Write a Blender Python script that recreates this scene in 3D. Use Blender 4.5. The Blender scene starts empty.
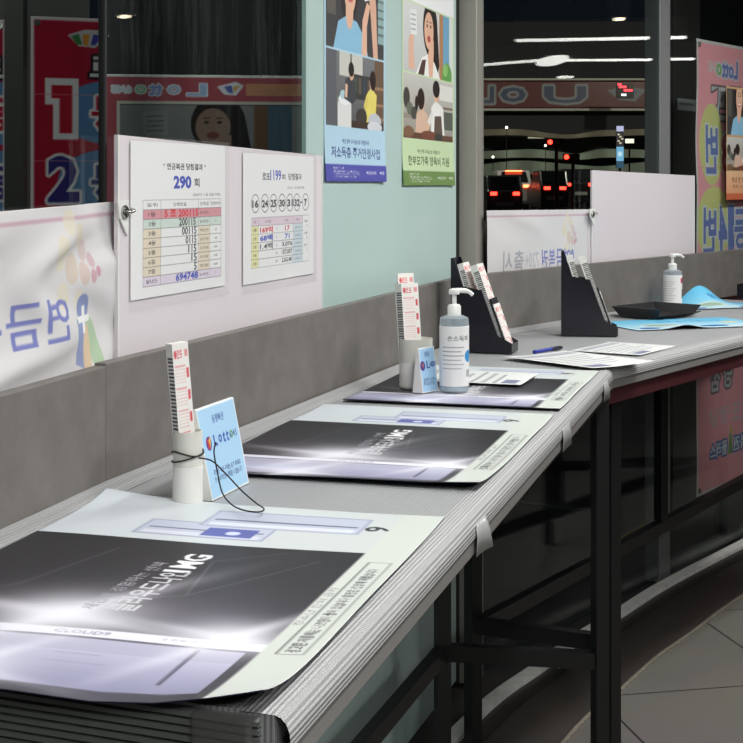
import bpy, math, random
import numpy as np
from mathutils import Vector, Matrix
random.seed(7)
rng = np.random.default_rng(7)
S = bpy.context.scene
COL = S.collection
FPX, HY, CX, CZ = 1430.0, 185.0, 371.5, 1.5

# ------------------------------------------------------------------ camera, sky, light, exposure
cam = bpy.data.cameras.new('camera')
cam.sensor_width = 36.0
cam.lens = 36.0 * FPX / 743.0
cam.shift_y = -(371.5 - HY) / 743.0
cam.clip_end = 400
co = bpy.data.objects.new('camera', cam); COL.objects.link(co)
co.location = (0, 0, CZ); co.rotation_euler = (math.radians(90), 0, 0)
S.camera = co
W = bpy.data.worlds.new('night_sky'); S.world = W; W.use_nodes = True
W.node_tree.nodes['Background'].inputs[0].default_value = (0.35, 0.5, 0.75, 1)
W.node_tree.nodes['Background'].inputs[1].default_value = 0.012
S.view_settings.view_transform = 'Standard'; S.view_settings.look = 'None'
S.view_settings.gamma = 1.0; S.view_settings.use_curve_mapping = False
S.view_settings.exposure = 0.0

def area(name, loc, sx, sy, power, color=(1, 0.97, 0.93), rotz=0.0):
    l = bpy.data.lights.new(name, 'AREA'); l.shape = 'RECTANGLE'; l.size = sx; l.size_y = sy
    l.energy = power; l.color = color
    o = bpy.data.objects.new(name, l); COL.objects.link(o); o.location = loc; o.rotation_euler = (0, 0, rotz)
    return o
# (x, y, z, length, power, rotation) of the fluorescent fixtures over the counter and the room; those behind the camera are added to brighten front faces
NEAR_LAMPS = [(0.55, 1.15, 2.62, 1.2, 34, 1.29), (1.15, 3.2, 2.62, 1.2, 34, 1.29), (2.1, 4.7, 2.62, 1.2, 34, 0.95), (2.6, 1.5, 2.62, 1.2, 26, 1.29), (0.75, -1.0, 2.62, 1.2, 40, 1.29), (2.4, -0.6, 2.62, 1.2, 30, 1.29)]
for i, (x, y, z, ln, pw, rz) in enumerate(NEAR_LAMPS):
    area('tube_light', (x, y, z - 0.012), ln, 0.16, pw, (1, 0.985, 0.96), rz)

# ------------------------------------------------------------------ helpers
def lin(c):
    c = np.asarray(c, float)
    if c.max() > 1.001: c = c / 255.0
    return np.where(c <= 0.04045, c / 12.92, ((c + 0.055) / 1.055) ** 2.4)

MATS = {}
def mat(name, col, rough=0.5, metal=0.0, emit=0.0, alpha=None, spec=0.5, noise=None, bump=None, coat=0.0):
    """plain principled surface; col in sRGB 0-255; noise=(scale, amount) tone variation; bump=(kind, scale, strength)"""
    if name in MATS: return MATS[name]
    m = bpy.data.materials.new(name); m.use_nodes = True
    nt = m.node_tree; b = nt.nodes['Principled BSDF']
    c = lin(col)
    b.inputs['Base Color'].default_value = (*c, 1)
    b.inputs['Roughness'].default_value = rough; b.inputs['Metallic'].default_value = metal
    b.inputs['Specular IOR Level'].default_value = spec
    b.inputs['Coat Weight'].default_value = coat
    if emit:
        b.inputs['Emission Color'].default_value = (*c, 1); b.inputs['Emission Strength'].default_value = emit
    if noise or bump:
        tc = nt.nodes.new('ShaderNodeTexCoord')
    if noise:
        n = nt.nodes.new('ShaderNodeTexNoise'); n.inputs['Scale'].default_value = noise[0]; n.inputs['Detail'].default_value = 6
        n.inputs['Roughness'].default_value = 0.6
        nt.links.new(tc.outputs['Object'], n.inputs['Vector'])
        r = nt.nodes.new('ShaderNodeValToRGB')
        r.color_ramp.elements[0].position = 0.3; r.color_ramp.elements[1].position = 0.7
        r.color_ramp.elements[0].color = (*(c * (1 - noise[1])), 1); r.color_ramp.elements[1].color = (*np.minimum(c * (1 + noise[1]), 1), 1)
        nt.links.new(n.outputs['Fac'], r.inputs['Fac']); nt.links.new(r.outputs['Color'], b.inputs['Base Color'])
    if bump:
        if bump[0] == 'noise':
            t = nt.nodes.new('ShaderNodeTexNoise'); t.inputs['Scale'].default_value = bump[1]; out = t.outputs['Fac']
            nt.links.new(tc.outputs['Object'], t.inputs['Vector'])
        else:   # small raised grid
            sep = nt.nodes.new('ShaderNodeSeparateXYZ'); nt.links.new(tc.outputs['Object'], sep.inputs[0])
            outs = []
            for ax in bump[0]:
                mu = nt.nodes.new('ShaderNodeMath'); mu.operation = 'MULTIPLY'; mu.inputs[1].default_value = bump[1]
                nt.links.new(sep.outputs[ax.upper()], mu.inputs[0])
                si = nt.nodes.new('ShaderNodeMath'); si.operation = 'SINE'; nt.links.new(mu.outputs[0], si.inputs[0])
                outs.append(si.outputs[0])
            out = outs[0]
            for o2 in outs[1:]:
                ad = nt.nodes.new('ShaderNodeMath'); ad.operation = 'ADD'
                nt.links.new(out, ad.inputs[0]); nt.links.new(o2, ad.inputs[1]); out = ad.outputs[0]
        bp = nt.nodes.new('ShaderNodeBump'); bp.inputs['Strength'].default_value = bump[2]; bp.inputs['Distance'].default_value = 0.002
        nt.links.new(out, bp.inputs['Height']); nt.links.new(bp.outputs['Normal'], b.inputs['Normal'])
    MATS[name] = m
    return m

def mat_print(name, rough=0.5, spec=0.5, transl=0.0, emit=0.0):
    """surface printed with the colours stored on the mesh"""
    if name in MATS: return MATS[name]
    m = bpy.data.materials.new(name); m.use_nodes = True
    nt = m.node_tree; b = nt.nodes['Principled BSDF']
    a = nt.nodes.new('ShaderNodeAttribute'); a.attribute_name = 'ink'
    nt.links.new(a.outputs['Color'], b.inputs['Base Color'])
    b.inputs['Roughness'].default_value = rough; b.inputs['Specular IOR Level'].default_value = spec
    if emit:
        nt.links.new(a.outputs['Color'], b.inputs['Emission Color']); b.inputs['Emission Strength'].default_value = emit
    if transl:
        t = nt.nodes.new('ShaderNodeBsdfTranslucent'); nt.links.new(a.outputs['Color'], t.inputs['Color'])
        mx = nt.nodes.new('ShaderNodeMixShader'); mx.inputs[0].default_value = transl
        nt.links.new(b.outputs[0], mx.inputs[1]); nt.links.new(t.outputs[0], mx.inputs[2])
        nt.links.new(mx.outputs[0], nt.nodes['Material Output'].inputs['Surface'])
    MATS[name] = m
    return m

def mat_glass(name, tint=(0.93, 0.96, 0.95), ior=1.45, rough=0.0, dirt=0.0, haze=None):
    """clear sheet: see-through plus Fresnel reflection; dirt = share of dusty streaks"""
    if name in MATS: return MATS[name]
    m = bpy.data.materials.new(name); m.use_nodes = True
    nt = m.node_tree; nt.nodes.remove(nt.nodes['Principled BSDF']); out = nt.nodes['Material Output']
    tr = nt.nodes.new('ShaderNodeBsdfTransparent'); tr.inputs[0].default_value = (*tint, 1)
    gl = nt.nodes.new('ShaderNodeBsdfGlossy'); gl.inputs['Roughness'].default_value = rough
    f0 = ((ior - 1) / (ior + 1)) ** 2                     # Schlick, the same from both sides of the sheet
    ge = nt.nodes.new('ShaderNodeNewGeometry'); dp = nt.nodes.new('ShaderNodeVectorMath'); dp.operation = 'DOT_PRODUCT'
    nt.links.new(ge.outputs['Normal'], dp.inputs[0]); nt.links.new(ge.outputs['Incoming'], dp.inputs[1])
    def mth(op, a, b_):
        n_ = nt.nodes.new('ShaderNodeMath'); n_.operation = op
        for i_, v_ in enumerate((a, b_)):
            if isinstance(v_, (int, float)): n_.inputs[i_].default_value = v_
            elif v_ is not None: nt.links.new(v_, n_.inputs[i_])
        return n_.outputs[0]
    fres = mth('ADD', mth('MULTIPLY', mth('POWER', mth('SUBTRACT', 1.0, mth('ABSOLUTE', dp.outputs['Value'], None)), 5.0), 1 - f0), f0)
    mx = nt.nodes.new('ShaderNodeMixShader')
    nt.links.new(fres, mx.inputs[0]); nt.links.new(tr.outputs[0], mx.inputs[1]); nt.links.new(gl.outputs[0], mx.inputs[2])
    last = mx
    if dirt:
        tc = nt.nodes.new('ShaderNodeTexCoord'); mp = nt.nodes.new('ShaderNodeMapping'); mp.inputs['Scale'].default_value = (26, 26, 3.0)
        n = nt.nodes.new('ShaderNodeTexNoise'); n.inputs['Scale'].default_value = 1.0; n.inputs['Detail'].default_value = 8; n.inputs['Roughness'].default_value = 0.75
        nt.links.new(tc.outputs['Object'], mp.inputs[0]); nt.links.new(mp.outputs[0], n.inputs['Vector'])
        r = nt.nodes.new('ShaderNodeValToRGB'); r.color_ramp.elements[0].position = 0.52; r.color_ramp.elements[1].position = 0.85
        r.color_ramp.elements[0].color = (0, 0, 0, 1); r.color_ramp.elements[1].color = (dirt, dirt, dirt, 1)
        nt.links.new(n.outputs['Fac'], r.inputs['Fac'])
        df = nt.nodes.new('ShaderNodeBsdfDiffuse'); df.inputs[0].default_value = (0.6, 0.62, 0.62, 1)
        m2 = nt.nodes.new('ShaderNodeMixShader'); nt.links.new(r.outputs['Color'], m2.inputs[0])
        nt.links.new(mx.outputs[0], m2.inputs[1]); nt.links.new(df.outputs[0], m2.inputs[2]); last = m2
    if haze:
        df = nt.nodes.new('ShaderNodeBsdfDiffuse'); df.inputs[0].default_value = (*lin(haze[0]), 1)
        m3 = nt.nodes.new('ShaderNodeMixShader'); m3.inputs[0].default_value = haze[1]
        nt.links.new(last.outputs[0], m3.inputs[1]); nt.links.new(df.outputs[0], m3.inputs[2]); last = m3
    nt.links.new(last.outputs[0], out.inputs['Surface'])
    MATS[name] = m
    return m

def link(o, parent=None):
    COL.objects.link(o)
    if parent is not None: o.parent = parent
    return o
def tag(o, label, cat, group=None):
    o['label'] = label; o['category'] = cat
    if group: o['group'] = group
    return o
def thing(name, label, cat, loc=(0, 0, 0), rotz=0.0, group=None):
    o = bpy.data.objects.new(name, None); o.empty_display_size = 0.05
    link(o); o.location = loc; o.rotation_euler = (0, 0, rotz)
    return tag(o, label, cat, group)
def structure(o):
    o['kind'] = 'structure'; return o

class MB:
    """collects shapes in one mesh, several material slots"""
    def __init__(s): s.v = []; s.f = []; s.m = []; s.mats = []
    def mi(s, m):
        if m not in s.mats: s.mats.append(m)
        return s.mats.index(m)
    def add(s, vs, fs, m):
        k = len(s.v); i = s.mi(m)
        s.v += [tuple(v) for v in vs]; s.f += [tuple(a + k for a in f) for f in fs]; s.m += [i] * len(fs)
        return s
    def box(s, lo, hi, m, M=None):
        x0, y0, z0 = lo; x1, y1, z1 = hi
        vs = [Vector(p) for p in ((x0,y0,z0),(x1,y0,z0),(x1,y1,z0),(x0,y1,z0),(x0,y0,z1),(x1,y0,z1),(x1,y1,z1),(x0,y1,z1))]
        if M is not None: vs = [M @ v for v in vs]
        return s.add(vs, [(0,3,2,1),(4,5,6,7),(0,1,5,4),(1,2,6,5),(2,3,7,6),(3,0,4,7)], m)
    def bar(s, p, q, w, h, m):
        """square bar from p to q"""
        p, q = Vector(p), Vector(q); d = (q - p).normalized()
        side = d.cross(Vector((0, 0, 1)))
        if side.length < 1e-4: side = Vector((1, 0, 0))
        side.normalize(); up = side.cross(d).normalized()
        vs = [a + side * (sx * w / 2) + up * (sy * h / 2) for a in (p, q) for sx, sy in ((-1,-1),(1,-1),(1,1),(-1,1))]
        return s.add(vs, [(0,1,2,3),(7,6,5,4),(0,4,5,1),(1,5,6,2),(2,6,7,3),(3,7,4,0)], m)
    def prism(s, poly, z0, z1, m):
        n = len(poly)
        vs = [(x, y, z0) for x, y in poly] + [(x, y, z1) for x, y in poly]
        fs = [tuple(range(n))[::-1], tuple(range(n, 2 * n))] + [(i, (i + 1) % n, n + (i + 1) % n, n + i) for i in range(n)]
        return s.add(vs, fs, m)
    def extrude(s, poly, axis, a, b, m):
        """poly in the two other axes; axis 'x' -> poly is (y, z)"""
        n = len(poly); mk = (lambda p, t: (t, p[0], p[1])) if axis == 'x' else (lambda p, t: (p[0], t, p[1]))
        vs = [mk(p, a) for p in poly] + [mk(p, b) for p in poly]
        fs = [tuple(range(n))[::-1], tuple(range(n, 2 * n))] + [(i, (i + 1) % n, n + (i + 1) % n, n + i) for i in range(n)]
        return s.add(vs, fs, m)
    def lathe(s, prof, m, n=28, c=(0, 0), sq=(1, 1)):
        vs = []; fs = []
        for r, z in prof:
            for k in range(n):
                a = 2 * math.pi * k / n
                vs.append((c[0] + r * math.cos(a) * sq[0], c[1] + r * math.sin(a) * sq[1], z))
        for i in range(len(prof) - 1):
            for k in range(n):
                fs.append((i*n+k, i*n+(k+1)%n, (i+1)*n+(k+1)%n, (i+1)*n+k))
        fs.append(tuple(range(n))[::-1]); fs.append(tuple((len(prof)-1)*n + k for k in range(n)))
        return s.add(vs, fs, m)
    def tube(s, pts, r, m, n=10):
        pts = [Vector(p) for p in pts]; vs = []; fs = []
        ref = Vector((0.3, 0.2, 0.93))
        for i, p in enumerate(pts):
            d = (pts[min(i+1, len(pts)-1)] - pts[max(i-1, 0)]).normalized()
            a = d.cross(ref)
            if a.length < 1e-3: a = d.cross(Vector((1, 0, 0)))
            a.normalize(); b = d.cross(a)
            rr = r[i] if isinstance(r, (list, tuple)) else r
            for k in range(n):
                t = 2 * math.pi * k / n; vs.append(p + a * (rr * math.cos(t)) + b * (rr * math.sin(t)))
        for i in range(len(pts) - 1):
            for k in range(n):
                fs.append((i*n+k, i*n+(k+1)%n, (i+1)*n+(k+1)%n, (i+1)*n+k))
        fs.append(tuple(range(n))[::-1]); fs.append(tuple((len(pts)-1)*n + k for k in range(n)))
        return s.add(vs, fs, m)
    def build(s, name, parent=None, smooth=False, bevel=0.0, label=None):
        me = bpy.data.meshes.new(name); me.from_pydata(s.v, [], s.f); me.update()
        for m in s.mats: me.materials.append(m)
        me.polygons.foreach_set('material_index', s.m)
        if smooth:
            me.polygons.foreach_set('use_smooth', [True] * len(me.polygons))
            try: me.set_sharp_from_angle(angle=math.radians(40))
            except Exception: pass
        o = link(bpy.data.objects.new(name, me), parent)
        if bevel:
            b = o.modifiers.new('bevel', 'BEVEL'); b.width = bevel; b.segments = 2; b.limit_method = 'ANGLE'
        if label: o['label'] = label
        return o

def smooth_path(pts, n=8):
    """Catmull-Rom through pts"""
    P = [Vector(p) for p in pts]; P = [P[0]] + P + [P[-1]]; out = []
    for i in range(1, len(P) - 2):
        for k in range(n):
            t = k / n
            a, b, c, d = P[i-1], P[i], P[i+1], P[i+2]
            out.append(0.5 * ((2*b) + (c-a)*t + (2*a-5*b+4*c-d)*t*t + (3*b-a-3*c+d)*t**3))
    out.append(P[-2]); return out

# ---- printed surfaces: a small painter whose colours end up on a fine mesh grid
_TX = {}
def text_tris(s, bold):
    k = (s, bold)
    if k not in _TX:
        cu = bpy.data.curves.new('t', 'FONT'); cu.body = s; cu.size = 1.0; cu.resolution_u = 2; cu.offset = bold; cu.fill_mode = 'FRONT'
        ob = bpy.data.objects.new('t', cu); COL.objects.link(ob)
        bpy.context.view_layer.update()
        me = bpy.data.meshes.new_from_object(ob.evaluated_get(bpy.context.evaluated_depsgraph_get()))
        me.calc_loop_triangles()
        co_ = np.array([v.co[:2] for v in me.vertices]) if len(me.vertices) else np.zeros((0, 2))
        tr = np.array([t.vertices[:] for t in me.loop_triangles]) if len(me.loop_triangles) else np.zeros((0, 3), int)
        bpy.data.objects.remove(ob); bpy.data.meshes.remove(me); bpy.data.curves.remove(cu)
        _TX[k] = (co_, tr)
    return _TX[k]

class Paint:
    """w,h in metres, res = grid points per metre; coordinates in metres, y measured DOWN from the top"""
    def __init__(s, w, h, res, bg, ss=2):
        s.w, s.h = w, h; s.nx = max(2, int(w * res)); s.ny = max(2, int(h * res)); s.ss = ss
        s.H, s.W = s.ny * ss, s.nx * ss
        s.a = np.zeros((s.H, s.W, 3)); s.a[:] = np.array(bg, float)
        s.X = (np.arange(s.W) + .5) / s.W * w; s.Y = (np.arange(s.H) + .5) / s.H * h
        s.GX, s.GY = np.meshgrid(s.X, s.Y)
        s.k = s.W / w; s.ky = s.H / h
    def mix(s, mask, col, al=1.0):
        m = (mask * al)[..., None]; s.a = s.a * (1 - m) + np.array(col, float) * m; return s
    def rect(s, x0, y0, x1, y1, col, al=1.0):
        i0, i1 = max(0, int(round(y0*s.ky))), max(0, int(round(y1*s.ky))); j0, j1 = max(0, int(round(x0*s.k))), max(0, int(round(x1*s.k)))
        if i1 <= i0: i1 = i0 + 1
        if j1 <= j0: j1 = j0 + 1
        s.a[i0:i1, j0:j1] = s.a[i0:i1, j0:j1] * (1 - al) + np.array(col, float) * al; return s
    def grad(s, x0, y0, x1, y1, c0, c1, axis='y'):
        m = ((s.GX >= x0) & (s.GX <= x1) & (s.GY >= y0) & (s.GY <= y1)).astype(float)
        t = ((s.GY - y0) / (y1 - y0) if axis == 'y' else (s.GX - x0) / (x1 - x0)).clip(0, 1)[..., None]
        s.a = s.a * (1 - m[..., None]) + m[..., None] * (np.array(c0, float) * (1 - t) + np.array(c1, float) * t); return s
    def ell(s, cx, cy, rx, ry, col, al=1.0, soft=0.0, rot=0.0, ring=None):
        dx, dy = s.GX - cx, s.GY - cy; c, q = math.cos(rot), math.sin(rot)
        r = np.sqrt(((dx*c + dy*q) / rx) ** 2 + ((-dx*q + dy*c) / ry) ** 2)
        e = max(soft, 0.7 / (s.k * min(rx, ry)))
        m = ((1 - r) / e + 0.5).clip(0, 1)
        if ring: m = m * ((r - (1 - ring)) / e + 0.5).clip(0, 1)
        return s.mix(m, col, al)
    def glow(s, cx, cy, rx, ry, col, al=1.0, rot=0.0, p=1.0):
        dx, dy = s.GX - cx, s.GY - cy; c, q = math.cos(rot), math.sin(rot)
        r = ((dx*c + dy*q) / rx) ** 2 + ((-dx*q + dy*c) / ry) ** 2
        return s.mix(np.exp(-r * p), col, al)
    def poly(s, pts, col, al=1.0):
        ins = np.zeros(s.GX.shape, bool); n = len(pts)
        for i in range(n):
            x0, y0 = pts[i]; x1, y1 = pts[(i+1) % n]
            if y0 == y1: continue
            c = ((y0 > s.GY) != (y1 > s.GY)) & (s.GX < (x1-x0) * (s.GY-y0) / (y1-y0) + x0); ins ^= c
        return s.mix(ins.astype(float), col, al)
    def line(s, x0, y0, x1, y1, wd, col, al=1.0):
        dx, dy = x1-x0, y1-y0; L = math.hypot(dx, dy); nx_, ny_ = -dy/L*wd/2, dx/L*wd/2
        return s.poly([(x0+nx_, y0+ny_), (x1+nx_, y1+ny_), (x1-nx_, y1-ny_), (x0-nx_, y0-ny_)], col, al)
    def text(s, t, cx, cy, hgt, col, width=None, bold=0.0, outline=None, flip=False, rot=0.0, al=1.0, stretch=1.0):
        """centred on cx, cy; hgt = letter height"""
        v, tr = text_tris(t, bold)
        if not len(tr): return s
        lo, hi = v.min(0), v.max(0); sc = hgt / max(hi[1] - lo[1], 1e-6)
        u = (v - (lo + hi) / 2) * sc
        u[:, 0] *= (width / ((hi[0] - lo[0]) * sc)) if width else stretch
        if flip: u[:, 0] *= -1
        c, q = math.cos(rot), math.sin(rot)
        px = (cx + u[:, 0] * c + u[:, 1] * q) * s.k; py = (cy + u[:, 0] * q - u[:, 1] * c) * s.ky
        m = np.zeros((s.H, s.W), bool)
        for a, b, d in tr:
            xs = px[[a, b, d]]; ys = py[[a, b, d]]
            j0, j1 = max(0, int(xs.min())), min(s.W, int(xs.max()) + 2); i0, i1 = max(0, int(ys.min())), min(s.H, int(ys.max()) + 2)
            if j1 <= j0 or i1 <= i0: continue
            gx, gy = np.meshgrid(np.arange(j0, j1) + .5, np.arange(i0, i1) + .5)
            e = [(xs[(k+1)%3]-xs[k]) * (gy-ys[k]) - (ys[(k+1)%3]-ys[k]) * (gx-xs[k]) for k in range(3)]
            m[i0:i1, j0:j1] |= ((e[0] >= 0) & (e[1] >= 0) & (e[2] >= 0)) | ((e[0] <= 0) & (e[1] <= 0) & (e[2] <= 0))
        if outline:
            r = max(1, int(round(outline[1] * s.k))); big = np.zeros_like(m)
            for di in range(-r, r + 1):
                for dj in range(-r, r + 1):
                    if di*di + dj*dj <= r*r + 1:
                        src = m[max(0, -di):s.H - max(0, di), max(0, -dj):s.W - max(0, dj)]
                        big[max(0, di):max(0, di) + src.shape[0], max(0, dj):max(0, dj) + src.shape[1]] |= src
            s.mix(big.astype(float), outline[0], al)
        return s.mix(m.astype(float), col, al)
    def noise(s, amount, n=24):
        g = rng.normal(size=(n, n)); yi = np.linspace(0, n - 1.001, s.H); xi = np.linspace(0, n - 1.001, s.W)
        y0, x0 = yi.astype(int), xi.astype(int); fy, fx = (yi - y0)[:, None], (xi - x0)[None]
        z = g[y0][:, x0]*(1-fy)*(1-fx) + g[y0+1][:, x0]*fy*(1-fx) + g[y0][:, x0+1]*(1-fy)*fx + g[y0+1][:, x0+1]*fy*fx
        s.a = (s.a + z[..., None] * amount).clip(0, 255); return s
    def out(s):
        return s.a.reshape(s.ny, s.ss, s.nx, s.ss, 3).mean((1, 3)).clip(0, 255)

def sheet(name, p, m, parent=None, shape=None, thick=0.0, flat=False, label=None, sub=1):
    """grid mesh w x h carrying the painted colours. Upright: local x right, z up, facing -y. flat: x right, y up the sheet, facing +z.
    shape(U, V) in metres from the lower left corner -> displacement (dx, dy, dz) arrays"""
    c = p.out(); ny, nx = c.shape[:2]
    U, V = np.meshgrid(np.linspace(0, p.w, nx), np.linspace(p.h, 0, ny))
    Z = np.zeros_like(U)
    P = np.stack([U, V, Z] if flat else [U, Z, V], -1)
    if shape: P = P + np.stack(np.broadcast_arrays(*shape(U, V)), -1)
    N = nx * ny; idx = np.arange(N).reshape(ny, nx)
    q = np.stack([idx[1:, :-1], idx[1:, 1:], idx[:-1, 1:], idx[:-1, :-1]], -1).reshape(-1, 4)
    me = bpy.data.meshes.new(name)
    me.vertices.add(N); me.vertices.foreach_set('co', P.reshape(-1).astype(np.float32))
    me.loops.add(q.size); me.loops.foreach_set('vertex_index', q.reshape(-1).astype(np.int32))
    me.polygons.add(len(q)); me.polygons.foreach_set('loop_start', (np.arange(len(q)) * 4).astype(np.int32))
    me.polygons.foreach_set('use_smooth', np.ones(len(q), bool))
    me.update(calc_edges=True)
    at = me.attributes.new('ink', 'FLOAT_COLOR', 'POINT')
    cc = np.ones((N, 4), np.float32); cc[:, :3] = lin(c.reshape(-1, 3) / 255.0); at.data.foreach_set('color', cc.reshape(-1))
    me.materials.append(m)
    o = link(bpy.data.objects.new(name, me), parent)
    if thick:
        so = o.modifiers.new('thickness', 'SOLIDIFY'); so.thickness = thick; so.offset = -1
    if label: o['label'] = label
    return o

# ---- the two straight runs of the shop front, and rays of the photograph
class Run:
    def __init__(s, x, y, slope):
        s.o = Vector((x, y)); s.d = Vector((slope, 1.0)).normalized(); s.n = Vector((s.d.y, -s.d.x)); s.ang = math.atan2(s.d.y, s.d.x)
    def hit(s, px, off=0.0):
        r = Vector(((px - CX) / FPX, 1.0)); return r * ((s.o + s.n * off).dot(s.n) / r.dot(s.n))
    def mirror(s, p):
        p = Vector(p); return p - s.n * (2 * (p - s.o).dot(s.n))
def zof(py, Y): return CZ - (py - HY) * Y / FPX
def at(px, py, z):
    Y = FPX * (CZ - z) / (py - HY); return Vector(((px - CX) / FPX * Y, Y, z))
F1 = Run(-0.37, 2.19, 0.327)
F2 = Run(0.30, 4.20, 0.72)
_j = F1.hit(106); F0 = Run(_j.x, _j.y, math.tan(math.radians(14.8)))
_k = F2.hit(666); F3 = Run(_k.x, _k.y, math.tan(math.radians(37.2)))
def place(run, pxl, pxr, off, z0):
    a, b = run.hit(pxl, off), run.hit(pxr, off)
    return (a.x, a.y, z0), run.ang, (b - a).length

# ------------------------------------------------------------------ materials
M_top = mat('counter_vinyl', (158, 160, 162), rough=0.42, spec=0.5, bump=('xy', 1100, 0.25))
M_mesh = mat('ribbed_clear_edging', (166, 167, 168), rough=0.38, spec=0.55, bump=('xyz', 1257, 0.4))
M_band = mat('counter_edge_band', (120, 118, 116), rough=0.45)
M_rib = mat('dark_ribbed_end', (112, 118, 114), rough=0.4)
M_stone = mat('grey_stone_laminate', (111, 107, 103), rough=0.5, noise=(14, 0.16))
M_black = mat('black_steel', (16, 16, 17), rough=0.45)
M_steel = mat('brushed_steel', (160, 157, 149), rough=0.42, metal=0.3, bump=('z', 900, 0.05))
M_steeld = mat('dark_steel', (70, 70, 68), rough=0.4, metal=0.6)
M_gasket = mat('black_gasket', (18, 18, 19), rough=0.7)
M_board = mat('white_board', (214, 208, 212), rough=0.5)
M_white = mat('white_plastic', (226, 227, 224), rough=0.35)
M_navy = mat('black_acrylic', (20, 20, 30), rough=0.25)
M_tray = mat('black_tray_plastic', (34, 34, 36), rough=0.35)
M_paper = mat('paper', (232, 232, 228), rough=0.7)
M_ink = mat_print('printed_paper', 0.55, 0.35)
M_gloss = mat_print('laminated_print', 0.42, 0.22)
M_photo = mat_print('poster_print', 0.4, 0.4)
M_fabric = mat_print('banner_fabric', 0.75, 0.15, transl=0.12)
M_glass = mat_glass('window_glass', (0.88, 0.92, 0.91), 1.36)
M_glassd = mat_glass('window_glass_dusty', (0.84, 0.89, 0.88), 1.36, dirt=0.06)
M_frost = mat('frosted_film', (180, 203, 199), rough=0.3, noise=(2.2, 0.03))
M_sleeve = mat_glass('plastic_sleeve', (0.99, 0.99, 0.99), 1.22, rough=0.10, haze=((240, 240, 240), 0.07))
M_bottle = mat_glass('clear_plastic', (0.86, 0.9, 0.93), 1.33, rough=0.1, haze=((200, 212, 218), 0.35))
M_chrome = mat('chrome', (170, 170, 165), rough=0.2, metal=1.0)
M_cord = mat('black_elastic', (22, 21, 21), rough=0.7)
M_tape = mat('white_tape', (160, 162, 162), rough=0.3)
M_tapec = mat_glass('clear_tape', (0.8, 0.8, 0.8), 1.45, rough=0.15, haze=((150, 150, 150), 0.3))
M_lamp = mat('lamp_diffuser', (255, 252, 246), emit=9.0)
M_lampn = mat('tube_diffuser', (255, 252, 246), emit=2.0)
M_spot = mat('downlight_lens', (255, 236, 205), emit=14.0)
M_house = mat('lamp_housing', (190, 190, 188), rough=0.5)

# ------------------------------------------------------------------ floor, room shell
def tile_mat():
    m = bpy.data.materials.new('floor_tiles'); m.use_nodes = True; nt = m.node_tree; b = nt.nodes['Principled BSDF']
    tc = nt.nodes.new('ShaderNodeTexCoord'); mp = nt.nodes.new('ShaderNodeMapping')
    mp.inputs['Location'].default_value = (-1.125, -5.02, 0)
    mp2 = nt.nodes.new('ShaderNodeMapping'); mp2.inputs['Rotation'].default_value = (0, 0, math.radians(-11.5))
    nt.links.new(tc.outputs['Object'], mp.inputs[0]); nt.links.new(mp.outputs[0], mp2.inputs[0])
    br = nt.nodes.new('ShaderNodeTexBrick'); br.offset = 0.0; br.inputs['Scale'].default_value = 1.0
    br.inputs['Brick Width'].default_value = 0.62; br.inputs['Row Height'].default_value = 0.72
    br.inputs['Mortar Size'].default_value = 0.0035; br.inputs['Mortar Smooth'].default_value = 0.1
    br.inputs['Color1'].default_value = (*lin((122, 117, 105)), 1); br.inputs['Color2'].default_value = (*lin((116, 112, 101)), 1)
    br.inputs['Mortar'].default_value = (*lin((44, 42, 40)), 1)
    nt.links.new(mp2.outputs[0], br.inputs['Vector'])
    n = nt.nodes.new('ShaderNodeTexNoise'); n.inputs['Scale'].default_value = 3.0; n.inputs['Detail'].default_value = 7
    nt.links.new(tc.outputs['Object'], n.inputs['Vector'])
    mx = nt.nodes.new('ShaderNodeMixRGB'); mx.blend_type = 'MULTIPLY'; mx.inputs[0].default_value = 0.35
    nt.links.new(br.outputs['Color'], mx.inputs[1]); nt.links.new(n.outputs['Color'], mx.inputs[2])
    hs = nt.nodes.new('ShaderNodeHueSaturation'); hs.inputs['Saturation'].default_value = 0.55
    nt.links.new(mx.outputs[0], hs.inputs['Color']); nt.links.new(hs.outputs[0], b.inputs['Base Color'])
    b.inputs['Roughness'].default_value = 0.35
    return m
# curved line of the front on the floor (inner edge of the white sill)
ARC = [(-0.95, 0.2), (-0.55, 1.5), (-0.14, 2.9), (0.30, 3.97), (0.54, 4.40), (0.70, 4.68), (0.867, 4.93), (1.107, 5.30), (1.52, 5.86), (2.1, 6.62), (3.4, 8.3), (8.6, 15.0)]
arc = smooth_path([(x, y, 0) for x, y in ARC], 8)
def arc_off(d):
    out = []
    for i, p in enumerate(arc):
        t = (arc[min(i+1, len(arc)-1)] - arc[max(i-1, 0)]).normalized(); out.append(Vector((p.x + t.y * d, p.y - t.x * d)))
    return out
b = MB(); fl = arc_off(0.0)
b.add([(p.x, p.y, 0) for p in fl] + [(11, 15, 0), (11, -4.5, 0), (-1.2, -4.5, 0)], [tuple(range(len(fl) + 3))[::-1]], tile_mat())
structure(b.build('floor'))
def arc_strip(name, d0, d1, z0, z1, m):
    a, c = arc_off(d0), arc_off(d1); n = len(a); b = MB()
    vs = [(p.x, p.y, z0) for p in a] + [(p.x, p.y, z1) for p in a] + [(p.x, p.y, z1) for p in c] + [(p.x, p.y, z0) for p in c]
    fs = []
    for i in range(n - 1):
        for k in range(4):
            fs.append((k*n+i, k*n+i+1, ((k+1) % 4)*n+i+1, ((k+1) % 4)*n+i))
    fs += [(0, n, 2*n, 3*n), (n-1, 4*n-1, 3*n-1, 2*n-1)]
    b.add(vs, fs, m); return structure(b.build(name))
arc_strip('trim_1', -0.045, 0.0, 0.0, 0.022, mat('pale_sill', (244, 243, 238), rough=0.5, noise=(30, 0.12)))
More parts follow.
